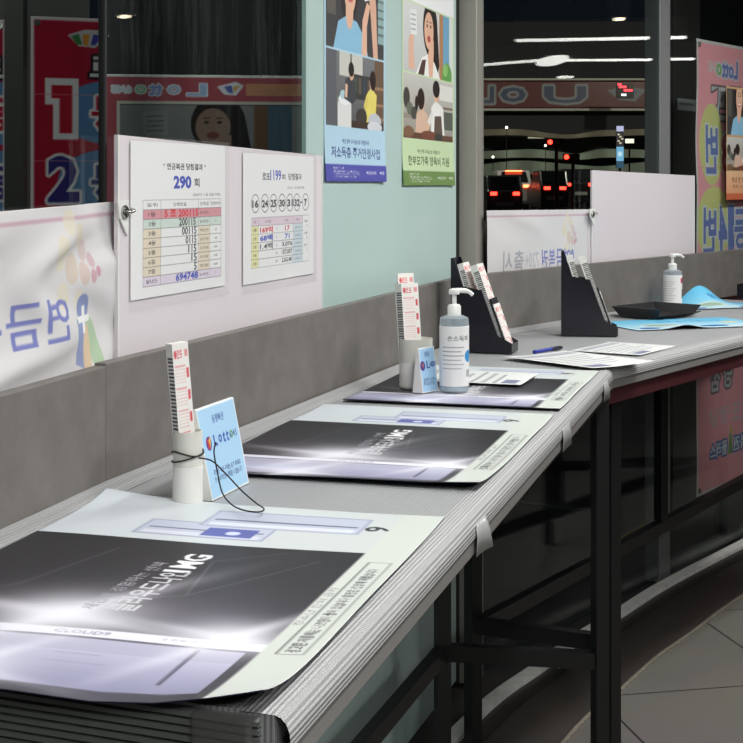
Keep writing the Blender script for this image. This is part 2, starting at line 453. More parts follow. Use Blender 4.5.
arc_strip('trim_2', 0.0, 0.055, 0.0, 0.009, mat('dark_sill', (46, 43, 40), rough=0.4))
arc_strip('trim_3', 0.055, 0.245, 0.0, 0.004, mat('dark_floor_border', (62, 57, 53), rough=0.45, noise=(9, 0.1)))
arc_strip('trim_4', 0.245, 0.257, 0.0, 0.0048, mat('pale_joint', (128, 121, 108), rough=0.6, noise=(60, 0.3)))
# ceiling, far and side walls of the shop (behind and beside the camera)
b = MB(); b.add([(p.x, p.y, 2.72) for p in fl] + [(11, 15, 2.72), (11, -4.5, 2.72), (-1.2, -4.5, 2.72)], [tuple(range(len(fl) + 3))], mat('ceiling_paint', (70, 70, 72), rough=0.8))
structure(b.build('ceiling'))
for nm, lo, hi in (('wall_right', (11, -4.5, 0), (11.1, 15, 2.72)), ('wall_back', (-1.2, -4.6, 0), (11, -4.5, 2.72)), ('wall_side', (-1.3, -4.5, 0), (-1.2, -0.6, 2.72))):
    structure(MB().box(lo, hi, mat('shop_wall', (92, 90, 88), rough=0.8)).build(nm))

# ------------------------------------------------------------------ the glazed front
G = -0.055                                       # glass stands this far behind the face of the low stone panel
def pane(name, run, pxl, pxr, m, z0=0.02, z1=2.72, s0=None, s1=None):
    a = run.hit(pxl, G) if s0 is None else run.o + run.n * G + run.d * s0
    c = run.hit(pxr, G) if s1 is None else run.o + run.n * G + run.d * s1
    o = MB().box((0, 0, z0), ((c - a).length, 0.01, z1), m).build(name)
    o.location = (a.x, a.y, 0); o.rotation_euler = (0, 0, run.ang); return structure(o)
pane('window_1', F0, 0, 105.2, M_glass, s0=-2.9)
pane('window_2', F1, 107.8, 305.8, M_glassd)
pane('window_3', F1, 306.2, 456, M_frost)
pane('window_4', F2, 484, 659, M_glass)
pane('window_5', F3, 671, 760, M_glass, s1=9.0)
def post(name, run, pxl, pxr, off0, off1, m, z0=0.0, z1=2.72):
    a, c = run.hit(pxl, off1), run.hit(pxr, off1)
    o = MB().box((0, 0, z0), ((c - a).length, off1 - off0, z1), m).build(name, bevel=0.003)
    o.location = (a.x, a.y, 0); o.rotation_euler = (0, 0, run.ang); return structure(o)
post('trim_5', F1, 105.2, 107.6, G - 0.011, G + 0.002, M_gasket)
post('trim_6', F1, 456.4, 459.8, G - 0.02, G + 0.001, M_gasket)
post('trim_7', F1, 476.8, 483.8, G - 0.03, 0.0, M_steel)
post('trim_8', F2, 660, 670.5, -0.12, -0.056, mat('mullion_grey', (128, 130, 130), rough=0.45, metal=0.3))

# low stone panel at the back of the counter
def panel(name, run, a, c, z0, z1, m, t=0.02):
    o = MB().box((0, 0, z0), ((c - a).length, t, z1), m).build(name, bevel=0.002)
    o.location = (a.x, a.y, 0); o.rotation_euler = (0, 0, run.ang); return structure(o)
CT = 1.05
pJ = F0.hit(106); pW = F1.hit(476.5); pW2 = F2.hit(483); pR = F2.hit(666); pEnd = F3.o + F3.d * 1.6
panel('trim_9', F0, F0.o - F0.d * 1.05, pJ, CT, 1.232, M_stone)
panel('trim_10', F1, pJ, pW, CT, 1.236, M_stone)
panel('trim_11', F2, pW2, pR, CT, 1.236, M_stone)
panel('trim_12', F3, pR, pEnd, CT, 1.236, M_stone)

# ------------------------------------------------------------------ the writing counters
def ridge(Y): return Vector((0.0321 + 0.2875 * (Y - 1.613), Y))
E0 = ridge(1.214); C0 = Vector((0.585, 3.535)); E1 = F0.o - F0.d * 0.735
C1 = C0 + Vector((0.70, 1.0)).normalized() * 2.15
W0_ = Vector((0.295, 4.19)); W1 = C1 - F3.n * 0.70
def edge_sweep(b, a, c, prof, m):
    d = (c - a).normalized(); n = Vector((d.y, -d.x)); k = len(prof)
    vs = [(p.x + n.x * o, p.y + n.y * o, z) for p in (a, c) for o, z in prof]
    b.add(vs, [(i, k + i, k + i + 1, i + 1) for i in range(k - 1)], m)
PROF = [(-0.03, CT + 0.0005), (0, CT), (0.006, CT - 0.002), (0.011, CT - 0.007), (0.014, CT - 0.015), (0.0145, CT - 0.022), (0.0135, CT - 0.030)]
def counter(name, label, poly, fronts, group):
    dd = fronts[0][1] - fronts[0][0]; an = math.atan2(dd.y, dd.x)
    t = thing(name, label, 'counter', (poly[0].x, poly[0].y, 0), an); off = (Matrix.Translation((poly[0].x, poly[0].y, 0)) @ Matrix.Rotation(an, 4, 'Z')).inverted()
    def L(b): b.v = [tuple(off @ Vector(v)) for v in b.v]; return b
    cen = sum(poly, Vector((0, 0))) / len(poly)
    b = MB(); b.prism([tuple(p) for p in poly], CT - 0.045, CT, M_top); top = L(b).build('countertop', t)
    b = MB()
    for a, c in fronts: edge_sweep(b, a, c, PROF, M_mesh)
    L(b).build('clear_edge_cover', t, smooth=True, label='ribbed clear plastic edging')
    b = MB()
    for a, c in fronts:
        d = (c - a).normalized(); n = Vector((d.y, -d.x))
        q = [a + n * 0.011, c + n * 0.011, c - n * 0.03, a - n * 0.03]
        b.prism([tuple(p) for p in q], CT - 0.052, CT - 0.030, M_band)
    L(b).build('edge_band', t)
    return t, L
cA, LA = counter('writing_counter', 'long grey topped writing counter with clear edging, running along the frosted window', [E0, C0, W0_, pJ, E1], [(E0, C0)], None)
cB, LB = counter('writing_counter', 'grey topped counter run with dark red valance in front of the red banner', [C0, C1, W1, F2.hit(666), W0_], [(C0, C1)], None)
# strip of ribbed edging laid along the foot of the stone panel
for t, L, pts in ((cA, LA, [(F0, F0.o - F0.d * 0.72, pJ), (F1, pJ, W0_)]), (cB, LB, [(F2, W0_, pR), (F3, pR, W1)])):
    b = MB()
    for run, a, c in pts:
        n = run.n; v = [a + n*0.001, c + n*0.001, c + n*0.035, a + n*0.035]; zz = (CT + 0.012, CT + 0.012, CT + 0.001, CT + 0.001)
        k = [(p.x, p.y, z) for p, z in zip(v, zz)] + [(p.x, p.y, CT + 0.0005) for p in v]
        b.add(k, [(0,3,2,1), (4,5,6,7), (0,1,5,4), (1,2,6,5), (2,3,7,6), (3,0,4,7)], M_mesh)
    L(b).build('back_edge_strip', t)
# ribbed near end
d = (E1 - E0).normalized(); n = Vector((-d.y, d.x)); n = n if n.y < 0 else -n
prof = [(0.0, CT - 0.003)]
for i in range(16):
    z = CT - 0.006 - i * 0.0072; prof += [(0.006, z), (0.006, z - 0.0042), (0.0, z - 0.0050), (0.0, z - 0.0066)]
b = MB(); k = len(prof)
vs = [(p.x + n.x * o, p.y + n.y * o, z) for p in (E0 + d * 0.012, E1) for o, z in prof]
b.add(vs, [(i, i + 1, k + i + 1, k + i) for i in range(k - 1)], M_rib)
b.prism([tuple(E0 + d*0.012 - n*0.0), tuple(E1), tuple(E1 - n*0.02), tuple(E0 + d*0.012 - n*0.02)], CT - 0.13, CT - 0.046, M_rib)
LA(b).build('ribbed_end', cA, label='dark horizontally ribbed end')
b = MB(); c_ = E0 + d * 0.012
b.box((-0.066, -0.0085, CT - 0.055), (-0.006, 0.016, CT - 0.004), M_tapec, Matrix.Translation((c_.x, c_.y, 0)) @ Matrix.Rotation(math.atan2(-d.y, -d.x), 4, 'Z'))
LA(b).build('corner_tape', cA, bevel=0.005, label='clear tape round the corner')
# curled tape on the edging
q = at(478, 541, CT - 0.02); ew = (C0 - E0).normalized(); en = Vector((ew.y, -ew.x))
def tape(p, ln, name, t, L, curl):
    b = MB(); vs = []; m = 8
    for i in range(m):
        s_ = (i / (m - 1) - 0.5) * ln
        for j, (o, z) in enumerate(((0.0155, CT - 0.012), (0.0175 + curl * (i / m) ** 2, CT - 0.03), (0.016 + 2.2 * curl * (i / m) ** 2, CT - 0.055))):
            w = p + ew * s_ + en * o; vs.append((w.x, w.y, z))
    b.add(vs, [(i*3+j, i*3+j+1, (i+1)*3+j+1, (i+1)*3+j) for i in range(m-1) for j in range(2)], M_tape)
    o = L(b).build(name, t, smooth=True, label='curled white tape'); so = o.modifiers.new('thickness', 'SOLIDIFY'); so.thickness = 0.0006
tape(ridge(1.975), 0.065, 'tape', cA, LA, 0.006)
tape(ridge(2.75), 0.09, 'tape', cA, LA, 0.002)
tape(ridge(3.36), 0.07, 'tape', cA, LA, 0.004)
# valance under the second run
dB = (C1 - C0).normalized(); nB = Vector((dB.y, -dB.x))
q = [C0 + nB*0.004, C1 + nB*0.004, C1 - nB*0.016, C0 - nB*0.016]
LB(MB().prism([tuple(p) for p in q], CT - 0.092, CT - 0.052, mat('dark_red_valance', (62, 20, 26), rough=0.5))).build('valance', cB, label='dark red valance')
# black steel frames
ZR = 0.325; T = 0.034
A1 = C0 - en * .020 - ew * .004; A2 = C0 - nB * .034 + dB * .09; Bp = at(442.5, 652, ZR).xy; Cp = at(473, 629, ZR).xy; Dp = at(661, 526, ZR).xy
dR = (Dp - Cp).normalized(); Ep = Cp + dR * 2.6; dB1 = Vector((0.325, 1)).normalized()
def leg(t, L, p, ang, z0=0.0, z1=CT - 0.052, nm='leg'):
    b = MB(); b.box((-T/2, -T/2, z0), (T/2, T/2, z1), M_black, Matrix.Translation((p.x, p.y, 0)) @ Matrix.Rotation(ang, 4, 'Z')); L(b).build(nm, t)
def rail(t, L, p, q, z, nm='rail', w=0.03, h=0.04):
    L(MB().bar((p.x, p.y, z), (q.x, q.y, z), w, h, M_black)).build(nm, t)
leg(cA, LA, A1, 0.3); leg(cA, LA, Bp, 0.3)
Bn = Bp - dB1 * 2.25; An = ridge(1.33) - en * 0.03
leg(cA, LA, Bn, 0.3); leg(cA, LA, An, 0.3)
rail(cA, LA, Bp, Bn, ZR); rail(cA, LA, A1, Bp, ZR); rail(cA, LA, An, Bn, ZR)
for p, q in ((Bp, Bn), (A1, An), (A1, Bp), (An, Bn)): rail(cA, LA, p, q, CT - 0.066, 'top_rail', 0.03, 0.03)
leg(cB, LB, A2, 0.62); leg(cB, LB, Cp, 0.62); leg(cB, LB, Dp, 0.62, ZR + 0.02, nm='strut'); leg(cB, LB, Ep, 0.62)
rail(cB, LB, Cp, Ep, ZR); rail(cB, LB, A2, Cp, ZR + 0.012)
F_ = C1 - dB * 0.08 - nB * 0.03; leg(cB, LB, F_, 0.62); rail(cB, LB, F_, Ep, ZR)
for p, q in ((Cp, Ep), (A2, F_), (A2, Cp)): rail(cB, LB, p, q, CT - 0.066, 'top_rail', 0.03, 0.026)

# ------------------------------------------------------------------ painted designs
def woman_photo(p, x0, y0, x1, y1, kind):
    """a plain promotional picture of a woman holding up a slip"""
    w, h = x1 - x0, y1 - y0; X = lambda t: x0 + t * w; Y = lambda t: y0 + t * h
    skin, hair = (222, 178, 152), (34, 26, 24)
    sub = Paint(w, h, p.k / p.ss, (60, 62, 66), p.ss); q = sub
    if kind == 'blue':
        q.grad(0, 0, w, h, (44, 44, 48), (66, 66, 68)); q.rect(.02*w, .02*h, .16*w, .6*h, (88, 84, 78)); q.rect(.9*w, 0, w, .8*h, (140, 168, 166))
        for i in range(7): q.rect(.9*w, i*.11*h, w, i*.11*h + .03*h, (92, 110, 108))
        q.ell(.38*w, .05*h, .17*w, .62*h, hair); q.poly([(.12*w, h), (.2*w, .66*h), (.34*w, .56*h), (.52*w, .6*h), (.66*w, .78*h), (.72*w, h)], (136, 186, 214))
        q.ell(.39*w, .5*h, .065*w, .22*h, skin); q.ell(.4*w, .2*h, .105*w, .33*h, skin); q.ell(.4*w, .33*h, .05*w, .05*h, (190, 80, 80)); q.ell(.4*w, .32*h, .04*w, .025*h, (250, 245, 240))
        q.poly([(.6*w, h), (.62*w, .55*h), (.7*w, .3*h), (.76*w, .34*h), (.7*w, .62*h), (.7*w, h)], skin)
        q.poly([(.82*w, h), (.78*w, .56*h), (.74*w, .22*h), (.84*w, .12*h), (.87*w, .3*h), (.88*w, .62*h), (.9*w, h)], (214, 170, 146))
        q.poly([(.62*w, 0), (.76*w, 0), (.79*w, .24*h), (.66*w, .3*h)], (238, 240, 238))
        for i in range(4): q.line(.655*w, (.05+.055*i)*h, .755*w, (.035+.055*i)*h, .012*h, (150, 155, 160))
    else:
        q.grad(0, 0, w, h, (212, 214, 212), (190, 194, 192)); q.rect(.72*w, 0, .8*w, h, (176, 128, 84)); q.rect(.8*w, 0, .93*w, .8*h, (112, 164, 196)); q.rect(.93*w, 0, w, h, (216, 222, 214))
        q.ell(.88*w, .92*h, .1*w, .2*h, (96, 156, 78)); q.ell(.85*w, .84*h, .05*w, .1*h, (138, 190, 110))
        q.ell(.53*w, .28*h, .15*w, .42*h, hair); q.poly([(.56*w, .2*h), (.68*w, .25*h), (.72*w, .8*h), (.66*w, h), (.54*w, h)], hair)
        q.poly([(.24*w, h), (.36*w, .74*h), (.5*w, .66*h), (.62*w, .78*h), (.74*w, h)], (236, 236, 232)); q.poly([(.28*w, h), (.36*w, .78*h), (.44*w, .76*h), (.4*w, h)], (84, 60, 58))
        q.ell(.5*w, .32*h, .095*w, .28*h, skin); q.ell(.5*w, .44*h, .035*w, .05*h, (178, 84, 82)); q.poly([(.5*w, h), (.48*w, .7*h), (.53*w, .46*h), (.6*w, .44*h), (.6*w, .62*h), (.58*w, h)], skin)
        q.poly([(.1*w, .95*h), (.1*w, .55*h), (.14*w, .42*h), (.2*w, .44*h), (.19*w, .66*h), (.22*w, .95*h)], skin)
        q.poly([(.12*w, .1*h), (.25*w, .08*h), (.26*w, .44*h), (.14*w, .46*h)], (226, 230, 230))
        for i in range(4): q.line(.14*w, (.17+.07*i)*h, .235*w, (.16+.07*i)*h, .016*h, (130, 140, 140))
    ex, ey = (.4, .14) if kind == 'blue' else (.5, .25)
    for dx in (-.035, .035):
        q.ell((ex+dx)*w, ey*h, .014*w, .022*h, (40, 28, 26)); q.line((ex+dx-.02)*w, (ey-.06)*h, (ex+dx+.02)*w, (ey-.065)*h, .015*h, (60, 42, 36))
    paste(p, q, x0, y0)
def laundry_photo(p, x0, y0, x1, y1):
    w, h = x1-x0, y1-y0; q = Paint(w, h, p.k / p.ss, (96, 98, 100), p.ss); skin = (216, 176, 150)
    q.grad(0, 0, w, h, (118, 120, 122), (92, 92, 94)); q.rect(0, 0, .17*w, h, (92, 95, 100)); q.rect(.22*w, 0, .62*w, .32*h, (196, 196, 188)); q.rect(.4*w, 0, .43*w, .32*h, (120, 116, 108))
    q.rect(.45*w, .26*h, .9*w, .6*h, (58, 58, 58)); q.rect(.84*w, 0, w, h, (104, 84, 66))
    for t in (.38, .62, .82): q.rect(.84*w, t*h, w, (t+.04)*h, (150, 120, 92))
    for i in range(5): q.rect((.47+.08*i)*w, .3*h, (.52+.08*i)*w, .52*h, ((74, 84, 70), (96, 88, 76), (60, 70, 82), (88, 80, 70), (70, 70, 74))[i])
    q.rect(.19*w, .62*h, .42*w, h, (214, 216, 214)); q.rect(.19*w, .62*h, .42*w, .67*h, (168, 170, 170)); q.ell(.31*w, .63*h, .1*w, .08*h, (228, 230, 232)); q.ell(.28*w, .57*h, .05*w, .06*h, (170, 200, 206))
    q.poly([(.3*w, .62*h), (.32*w, .36*h), (.4*w, .3*h), (.5*w, .38*h), (.5*w, .62*h), (.44*w, .68*h)], (64, 66, 70)); q.ell(.425*w, .26*h, .04*w, .1*h, skin); q.ell(.42*w, .21*h, .048*w, .1*h, (36, 30, 28)); q.line(.34*w, .42*h, .33*w, .6*h, .04*w, skin)
    q.poly([(.68*w, .92*h), (.7*w, .5*h), (.78*w, .4*h), (.88*w, .5*h), (.86*w, .84*h)], (222, 208, 110)); q.ell(.79*w, .34*h, .04*w, .11*h, skin); q.ell(.81*w, .3*h, .055*w, .14*h, (40, 30, 26)); q.line(.71*w, .55*h, .66*w, .72*h, .05*w, (210, 196, 104))
    q.ell(.6*w, .84*h, .1*w, .12*h, (66, 60, 56)); q.ell(.84*w, .9*h, .12*w, .14*h, (188, 194, 200)); q.rect(.42*w, .9*h, w, h, (66, 54, 46)); q.ell(.84*w, .96*h, .13*w, .08*h, (206, 210, 214))
    paste(p, q, x0, y0)
def kitchen_photo(p, x0, y0, x1, y1):
    w, h = x1-x0, y1-y0; q = Paint(w, h, p.k / p.ss, (176, 176, 170), p.ss); skin = (220, 178, 150)
    q.grad(0, 0, w, h, (196, 196, 190), (150, 144, 136)); q.rect(.72*w, .06*h, w, .32*h, (220, 220, 214)); q.rect(.7*w, .42*h, w, .46*h, (120, 100, 80)); q.rect(.82*w, .5*h, w, .8*h, (86, 92, 84)); q.rect(0, .62*h, .3*w, .7*h, (150, 140, 128))
    q.ell(.06*w, .38*h, .06*w, .16*h, (70, 66, 62)); q.ell(.12*w, .54*h, .06*w, .1*h, (104, 112, 96)); q.ell(.2*w, .6*h, .06*w, .1*h, (80, 78, 74))
    q.poly([(.22*w, h), (.25*w, .6*h), (.36*w, .5*h), (.48*w, .6*h), (.48*w, h)], (212, 180, 158)); q.ell(.36*w, .4*h, .055*w, .14*h, skin); q.ell(.34*w, .36*h, .07*w, .17*h, (46, 32, 28)); q.ell(.25*w, .44*h, .03*w, .12*h, (46, 32, 28))
    q.poly([(.54*w, .96*h), (.55*w, .46*h), (.64*w, .34*h), (.8*w, .44*h), (.84*w, .96*h)], (232, 232, 228)); q.poly([(.6*w, h), (.62*w, .6*h), (.76*w, .58*h), (.8*w, h)], (96, 82, 72)); q.ell(.66*w, .22*h, .06*w, .15*h, skin); q.ell(.655*w, .15*h, .075*w, .14*h, (34, 28, 26))
    q.line(.58*w, .56*h, .48*w, .76*h, .05*w, (222, 222, 218)); q.ell(.47*w, .78*h, .04*w, .06*h, skin); q.rect(0, .9*h, w, h, (98, 70, 54)); q.ell(.5*w, .92*h, .16*w, .07*h, (120, 74, 58)); q.ell(.1*w, .9*h, .1*w, .09*h, (126, 96, 74)); q.ell(.7*w, .94*h, .08*w, .06*h, (60, 60, 58))
    paste(p, q, x0, y0)
def paste(p, q, x0, y0):
    i, j = int(round(y0*p.ky)), int(round(x0*p.k)); hh = min(q.H, p.H - i); ww = min(q.W, p.W - j)
    p.a[i:i+hh, j:j+ww] = q.a[:hh, :ww]

def rip(amp, seed, fx=9, fy=7):
    r = np.random.default_rng(seed); ph = r.uniform(0, 6.28, (7, 3)); k = r.normal(size=(7, 2)) * (fx, fy)
    return lambda U, V: sum(np.sin(k[i, 0]*U + k[i, 1]*V + ph[i, 0]) * amp / (1.4 + .4*i) for i in range(7))

# ------------------------------------------------------------------ boards, notices and posters on the front
def wall_thing(nm, label, cat, run, pxl, off, z0, group=None):
    a = run.hit(pxl, off); return thing(nm, label, cat, (a.x, a.y, z0), run.ang, group)
def span(run, a, c, off): return (run.hit(c, off) - run.hit(a, off)).length
def board(label, run, pxl, pxr, z0, zl, zr, edge):
    off = -0.030; t = wall_thing('notice_board', label, 'board', run, pxl, off, z0); w = span(run, pxl, pxr, off)
    b = MB(); y0, y1 = 0, .006
    b.add([(0, y0, 0), (w, y0, 0), (w, y0, zr - z0), (0, y0, zl - z0), (0, y1, 0), (w, y1, 0), (w, y1, zr - z0), (0, y1, zl - z0)],
          [(0,1,2,3), (7,6,5,4), (0,4,5,1), (1,5,6,2), (2,6,7,3), (3,7,4,0)], M_board)
    b.build('panel', t)
    th = .004
    for x in (0, w - th): MB().box((x, -.0012, 0), (x + th, .0, (zl if x == 0 else zr) - z0), M_white).build('edge_strip', t)
    return t
board('white board carrying the two result notices, left of the frosted window', F1, 117.5, 322, 1.15, 1.578, 1.563, None)
board('blank white board beside the red banner, behind the hand sanitiser', F2, 592, 694.5, 1.15, zof(170, 4.83), zof(175.5, 5.53), None)

INK, RED, BLUE = (38, 38, 42), (206, 40, 52), (34, 62, 176)
def notice(label, run, pxl, pxr, yt, yb, paint, res):
    off = -0.0285; a = run.hit(pxl, off); z1, z0 = zof(yt, a.y), zof(yb, a.y); w = span(run, pxl, pxr, off); h = z1 - z0
    t = wall_thing('result_notice', label, 'notice', run, pxl, off, z0, 'result notices on the white board')
    p = Paint(w, h, res, (232, 234, 234)); paint(p, w, h)
    sheet('paper', p, M_ink, t, lambda U, V: (0*U, -.001 - .0015*np.sin(U/w*3.1)*np.sin(V/h*3.1), 0*U), thick=.0004)
    b = MB(); m_ = .012; n = 14; vs = []
    for i in range(n):
        for j in range(n):
            u, v = -m_*.6 + (w + m_*1.6)*i/(n-1), -m_*1.4 + (h + m_*2)*j/(n-1)
            vs.append((u, -.0036 - .00035*math.sin(3*i + 1.7*j), v))
    b.add(vs, [(i*n+j, (i+1)*n+j, (i+1)*n+j+1, i*n+j+1) for i in range(n-1) for j in range(n-1)], M_sleeve)
    o = b.build('plastic_sleeve', t, smooth=True, label='clear plastic sleeve')
    return t
def pension_notice(p, w, h):
    W_, H_ = lambda t: t*w, lambda t: t*h
    p.text('* 연금복권 당첨결과 *', W_(.54), H_(.155), H_(.044), INK, W_(.46), .022)
    p.text('290', W_(.51), H_(.26), H_(.09), BLUE, W_(.19), .045); p.text('회', W_(.665), H_(.262), H_(.06), INK, W_(.06), .02)
    p.text('(2025년 11월 20일 추첨)', W_(.78), H_(.345), H_(.024), (70, 70, 74), W_(.32))
    xs = [.115, .285, .68, .815, .95]; y0, y1 = .375, .925; n = 9; dy = (y1-y0)/n
    cols = [None, (206, 130, 140), (196, 214, 204)] + [(224, 212, 190)]*5 + [(208, 192, 216)]
    for r in range(n):
        a, c = H_(y0 + dy*r), H_(y0 + dy*(r+1))
        if r in (1, 2, 8): p.rect(W_(xs[0]), a, W_(xs[-1]), c, cols[r], .85 if r != 8 else .6)
        elif r > 2: p.rect(W_(xs[0]), a, W_(xs[1]), c, cols[r]); p.rect(W_(xs[2]), a, W_(xs[3]), c, cols[r])
    for r in range(n + 1): p.line(W_(xs[0]), H_(y0 + dy*r), W_(xs[-1]), H_(y0 + dy*r), .0011, (110, 108, 112), .8)
    for x in xs: p.line(W_(x), H_(y0), W_(x), H_(y1), .0011, (110, 108, 112), .8)
    for x, s in zip((.2, .48, .75, .885), ('등위', '당첨번호', '당첨금', '당첨매수')): p.text(s, W_(x), H_(y0+dy*.5), H_(.026), INK, W_(.1 if len(s) < 4 else .14) if x != .885 else W_(.12))
    amt = ['월700만원', '월100만원', '백만원', '십만원', '오만원', '오천원', '천원', '월100만원']; cnt = ['2', '8', '68', '640', '6446', '64,400', '640,000', '9']
    for r in range(1, 9):
        y = H_(y0 + dy*(r + .5)); p.text(('%d등' % r) if r < 8 else '보너스', W_(.2), y, H_(.03), INK, W_(.07 if r < 8 else .11), .008)
        p.text(amt[r-1], W_(.748), y, H_(.02), (70, 66, 66), W_(.1)); p.text(cnt[r-1], W_(.885), y, H_(.018), (70, 66, 66))
    hand = [('5 조 200115', RED, .5, .36), ('200115', INK, .56, .18), ('00115', INK, .58, .16), ('0115', INK, .6, .12), ('115', INK, .615, .09), ('15', INK, .635, .06), ('5', INK, .65, .03), ('694748', BLUE, .56, .24)]
    for r, (s, c, x, ww) in enumerate(hand): p.text(s, W_(x), H_(y0 + dy*(r+1.45)), H_(.052), c, W_(ww), .035 if c != INK else .022)
def lotto_notice(p, w, h):
    W_, H_ = lambda t: t*w, lambda t: t*h
    p.text('로또', W_(.3), H_(.175), H_(.05), INK, W_(.1), .015); p.text('1199', W_(.43), H_(.165), H_(.085), BLUE, W_(.15), .02); p.text('회', W_(.54), H_(.178), H_(.042), INK, W_(.05), .012)
    p.text('당첨결과', W_(.71), H_(.175), H_(.055), INK, W_(.2), .012); p.text('(2025년 11월 22일 추첨)', W_(.72), H_(.265), H_(.022), (70, 70, 74), W_(.26))
    for x, s in zip((.155, .28, .395, .515, .63, .735, .87), ('16', '24', '25', '30', '31', '32', '7')):
        p.ell(W_(x), H_(.385), W_(.052), H_(.072), (60, 60, 62), ring=.09); p.text(s, W_(x), H_(.388), H_(.06), INK, W_(.08 if len(s) > 1 else .045), .04)
    p.text('-', W_(.803), H_(.385), H_(.01), INK, W_(.03), .02)
    xs = [.105, .195, .49, .675, .825, .925]; y0, y1 = .495, .88; n = 6; dy = (y1-y0)/n
    p.rect(W_(xs[0]), H_(y0), W_(xs[4]), H_(y0+dy), (218, 200, 214)); p.rect(W_(xs[0]), H_(y0+dy), W_(xs[1]), H_(y1), (226, 226, 168)); p.rect(W_(xs[3]), H_(y0+dy), W_(xs[4]), H_(y1), (200, 214, 222))
    for r in range(n + 1): p.line(W_(xs[0]), H_(y0+dy*r), W_(xs[4] if 0 < r < n else xs[5]), H_(y0+dy*r), .001, (110, 110, 116), .8)
    for x in (xs[0], xs[1], xs[3], xs[4], xs[5]): p.line(W_(x), H_(y0), W_(x), H_(y1), .001, (110, 110, 116), .8)
    for x, s in zip((.15, .32, .58, .75), ('등위', '1인당 당첨금', '당첨자수', '당첨기준')): p.text(s, W_(x), H_(y0+dy*.5), H_(.022), (90, 84, 92))
    rows = [('169억', RED, .3, '17'), ('68백', BLUE, .3, '71'), ('1.4백', INK, .3, '3,076'), ('', INK, .3, '157,057'), ('', INK, .3, '2,562,481')]
    for r, (s, c, x, k) in enumerate(rows):
        y = H_(y0 + dy*(r+1.5)); p.text('%d등' % (r+1), W_(.15), y, H_(.026), INK, W_(.045))
        if s: p.text(s, W_(.3), y, H_(.052), c, W_(.17), .035 if c != INK else .02)
        p.text('원' if r < 3 else '만원', W_(.44), y, H_(.022), (90, 90, 94)); p.text(k, W_(.59), y, H_(.042), c, min(W_(.034*len(k)), W_(.15)), .025); p.text('6개일치', W_(.75), y, H_(.018), (100, 106, 116), W_(.09))
    for i, s in enumerate(('자동', '수동', '반자')): p.text(s, W_(.873), H_(.545+.1*i), H_(.022), INK, W_(.05)); p.text('%d' % (9-i), W_(.89), H_(.585+.1*i), H_(.024), INK)
notice('white result notice headed 290 with a red first row, on the white board', F1, 130, 224.5, 140.5, 301, pension_notice, 1300)
notice('white result notice headed 1199 with a row of circled numbers', F1, 242.5, 313, 153, 285.5, lotto_notice, 1200)

def poster(label, run, pxl, pxr, z0, top, pics, base, foot, head, sub, hc, w=None):
    off = G + .0015; w = w or span(run, pxl, pxr, off); h = .594
    t = wall_thing('welfare_poster', label, 'poster', run, pxl, off, z0, 'photo posters on the frosted window')
    p = Paint(w, h, 560, base); m_ = .011
    p.rect(0, 0, w, .1, (236, 238, 240)); woman_photo(p, m_, .105, w - m_, h - .302, pics[0])
    (laundry_photo if pics[1] == 'laundry' else kitchen_photo)(p, m_, h - .299, w - m_, h - .126)
    p.text(sub, w*.5, h - .094, .011, hc, w*.45, .006); p.text(head, w*.5, h - .068, .026, hc, w*.8, .012)
    p.rect(0, h - .04, w, h, foot)
    for k, (y, ww) in enumerate(((.032, .16), (.024, .4), (.018, .42), (.012, .36))): p.text('복권판매수익금 복권기금 지원사업 안내'[:9 + 3*(k > 0)], w*(.12 + ww/2), h - y, .0045, (232, 234, 240), w*ww)
    p.text('복권위원회', w*.74, h - .022, .008, (236, 238, 244), w*.17, .008); p.text('복권', w*.92, h - .022, .008, (236, 238, 244), w*.07, .008)
    p.text('행복드림', w*.12, .13, .014, (210, 210, 212), w*.12)
    sheet('print', p, M_photo, t, lambda U, V: (0*U, -.004*np.exp(-((V)/.06)**2) - .003*np.exp(-((U-w)/.05)**2), 0*U), thick=.0006)
poster('pale blue poster with a violet foot, two photos, nearer the notice board', F1, 324.3, 384, 1.508, None, ('blue', 'laundry'), (176, 208, 226), (84, 86, 168), '저소득층 주거안정사업', '복권 판매 수익금으로 지원합니다', (40, 56, 120))
poster('pale green poster with an olive foot, two photos, next to the steel post', F1, 402.2, 452.8, 1.4985, None, ('window', 'kitchen'), (196, 218, 176), (112, 142, 82), '한부모가족 양육비 지원', '복권 판매 수익금으로 지원합니다', (64, 84, 48))

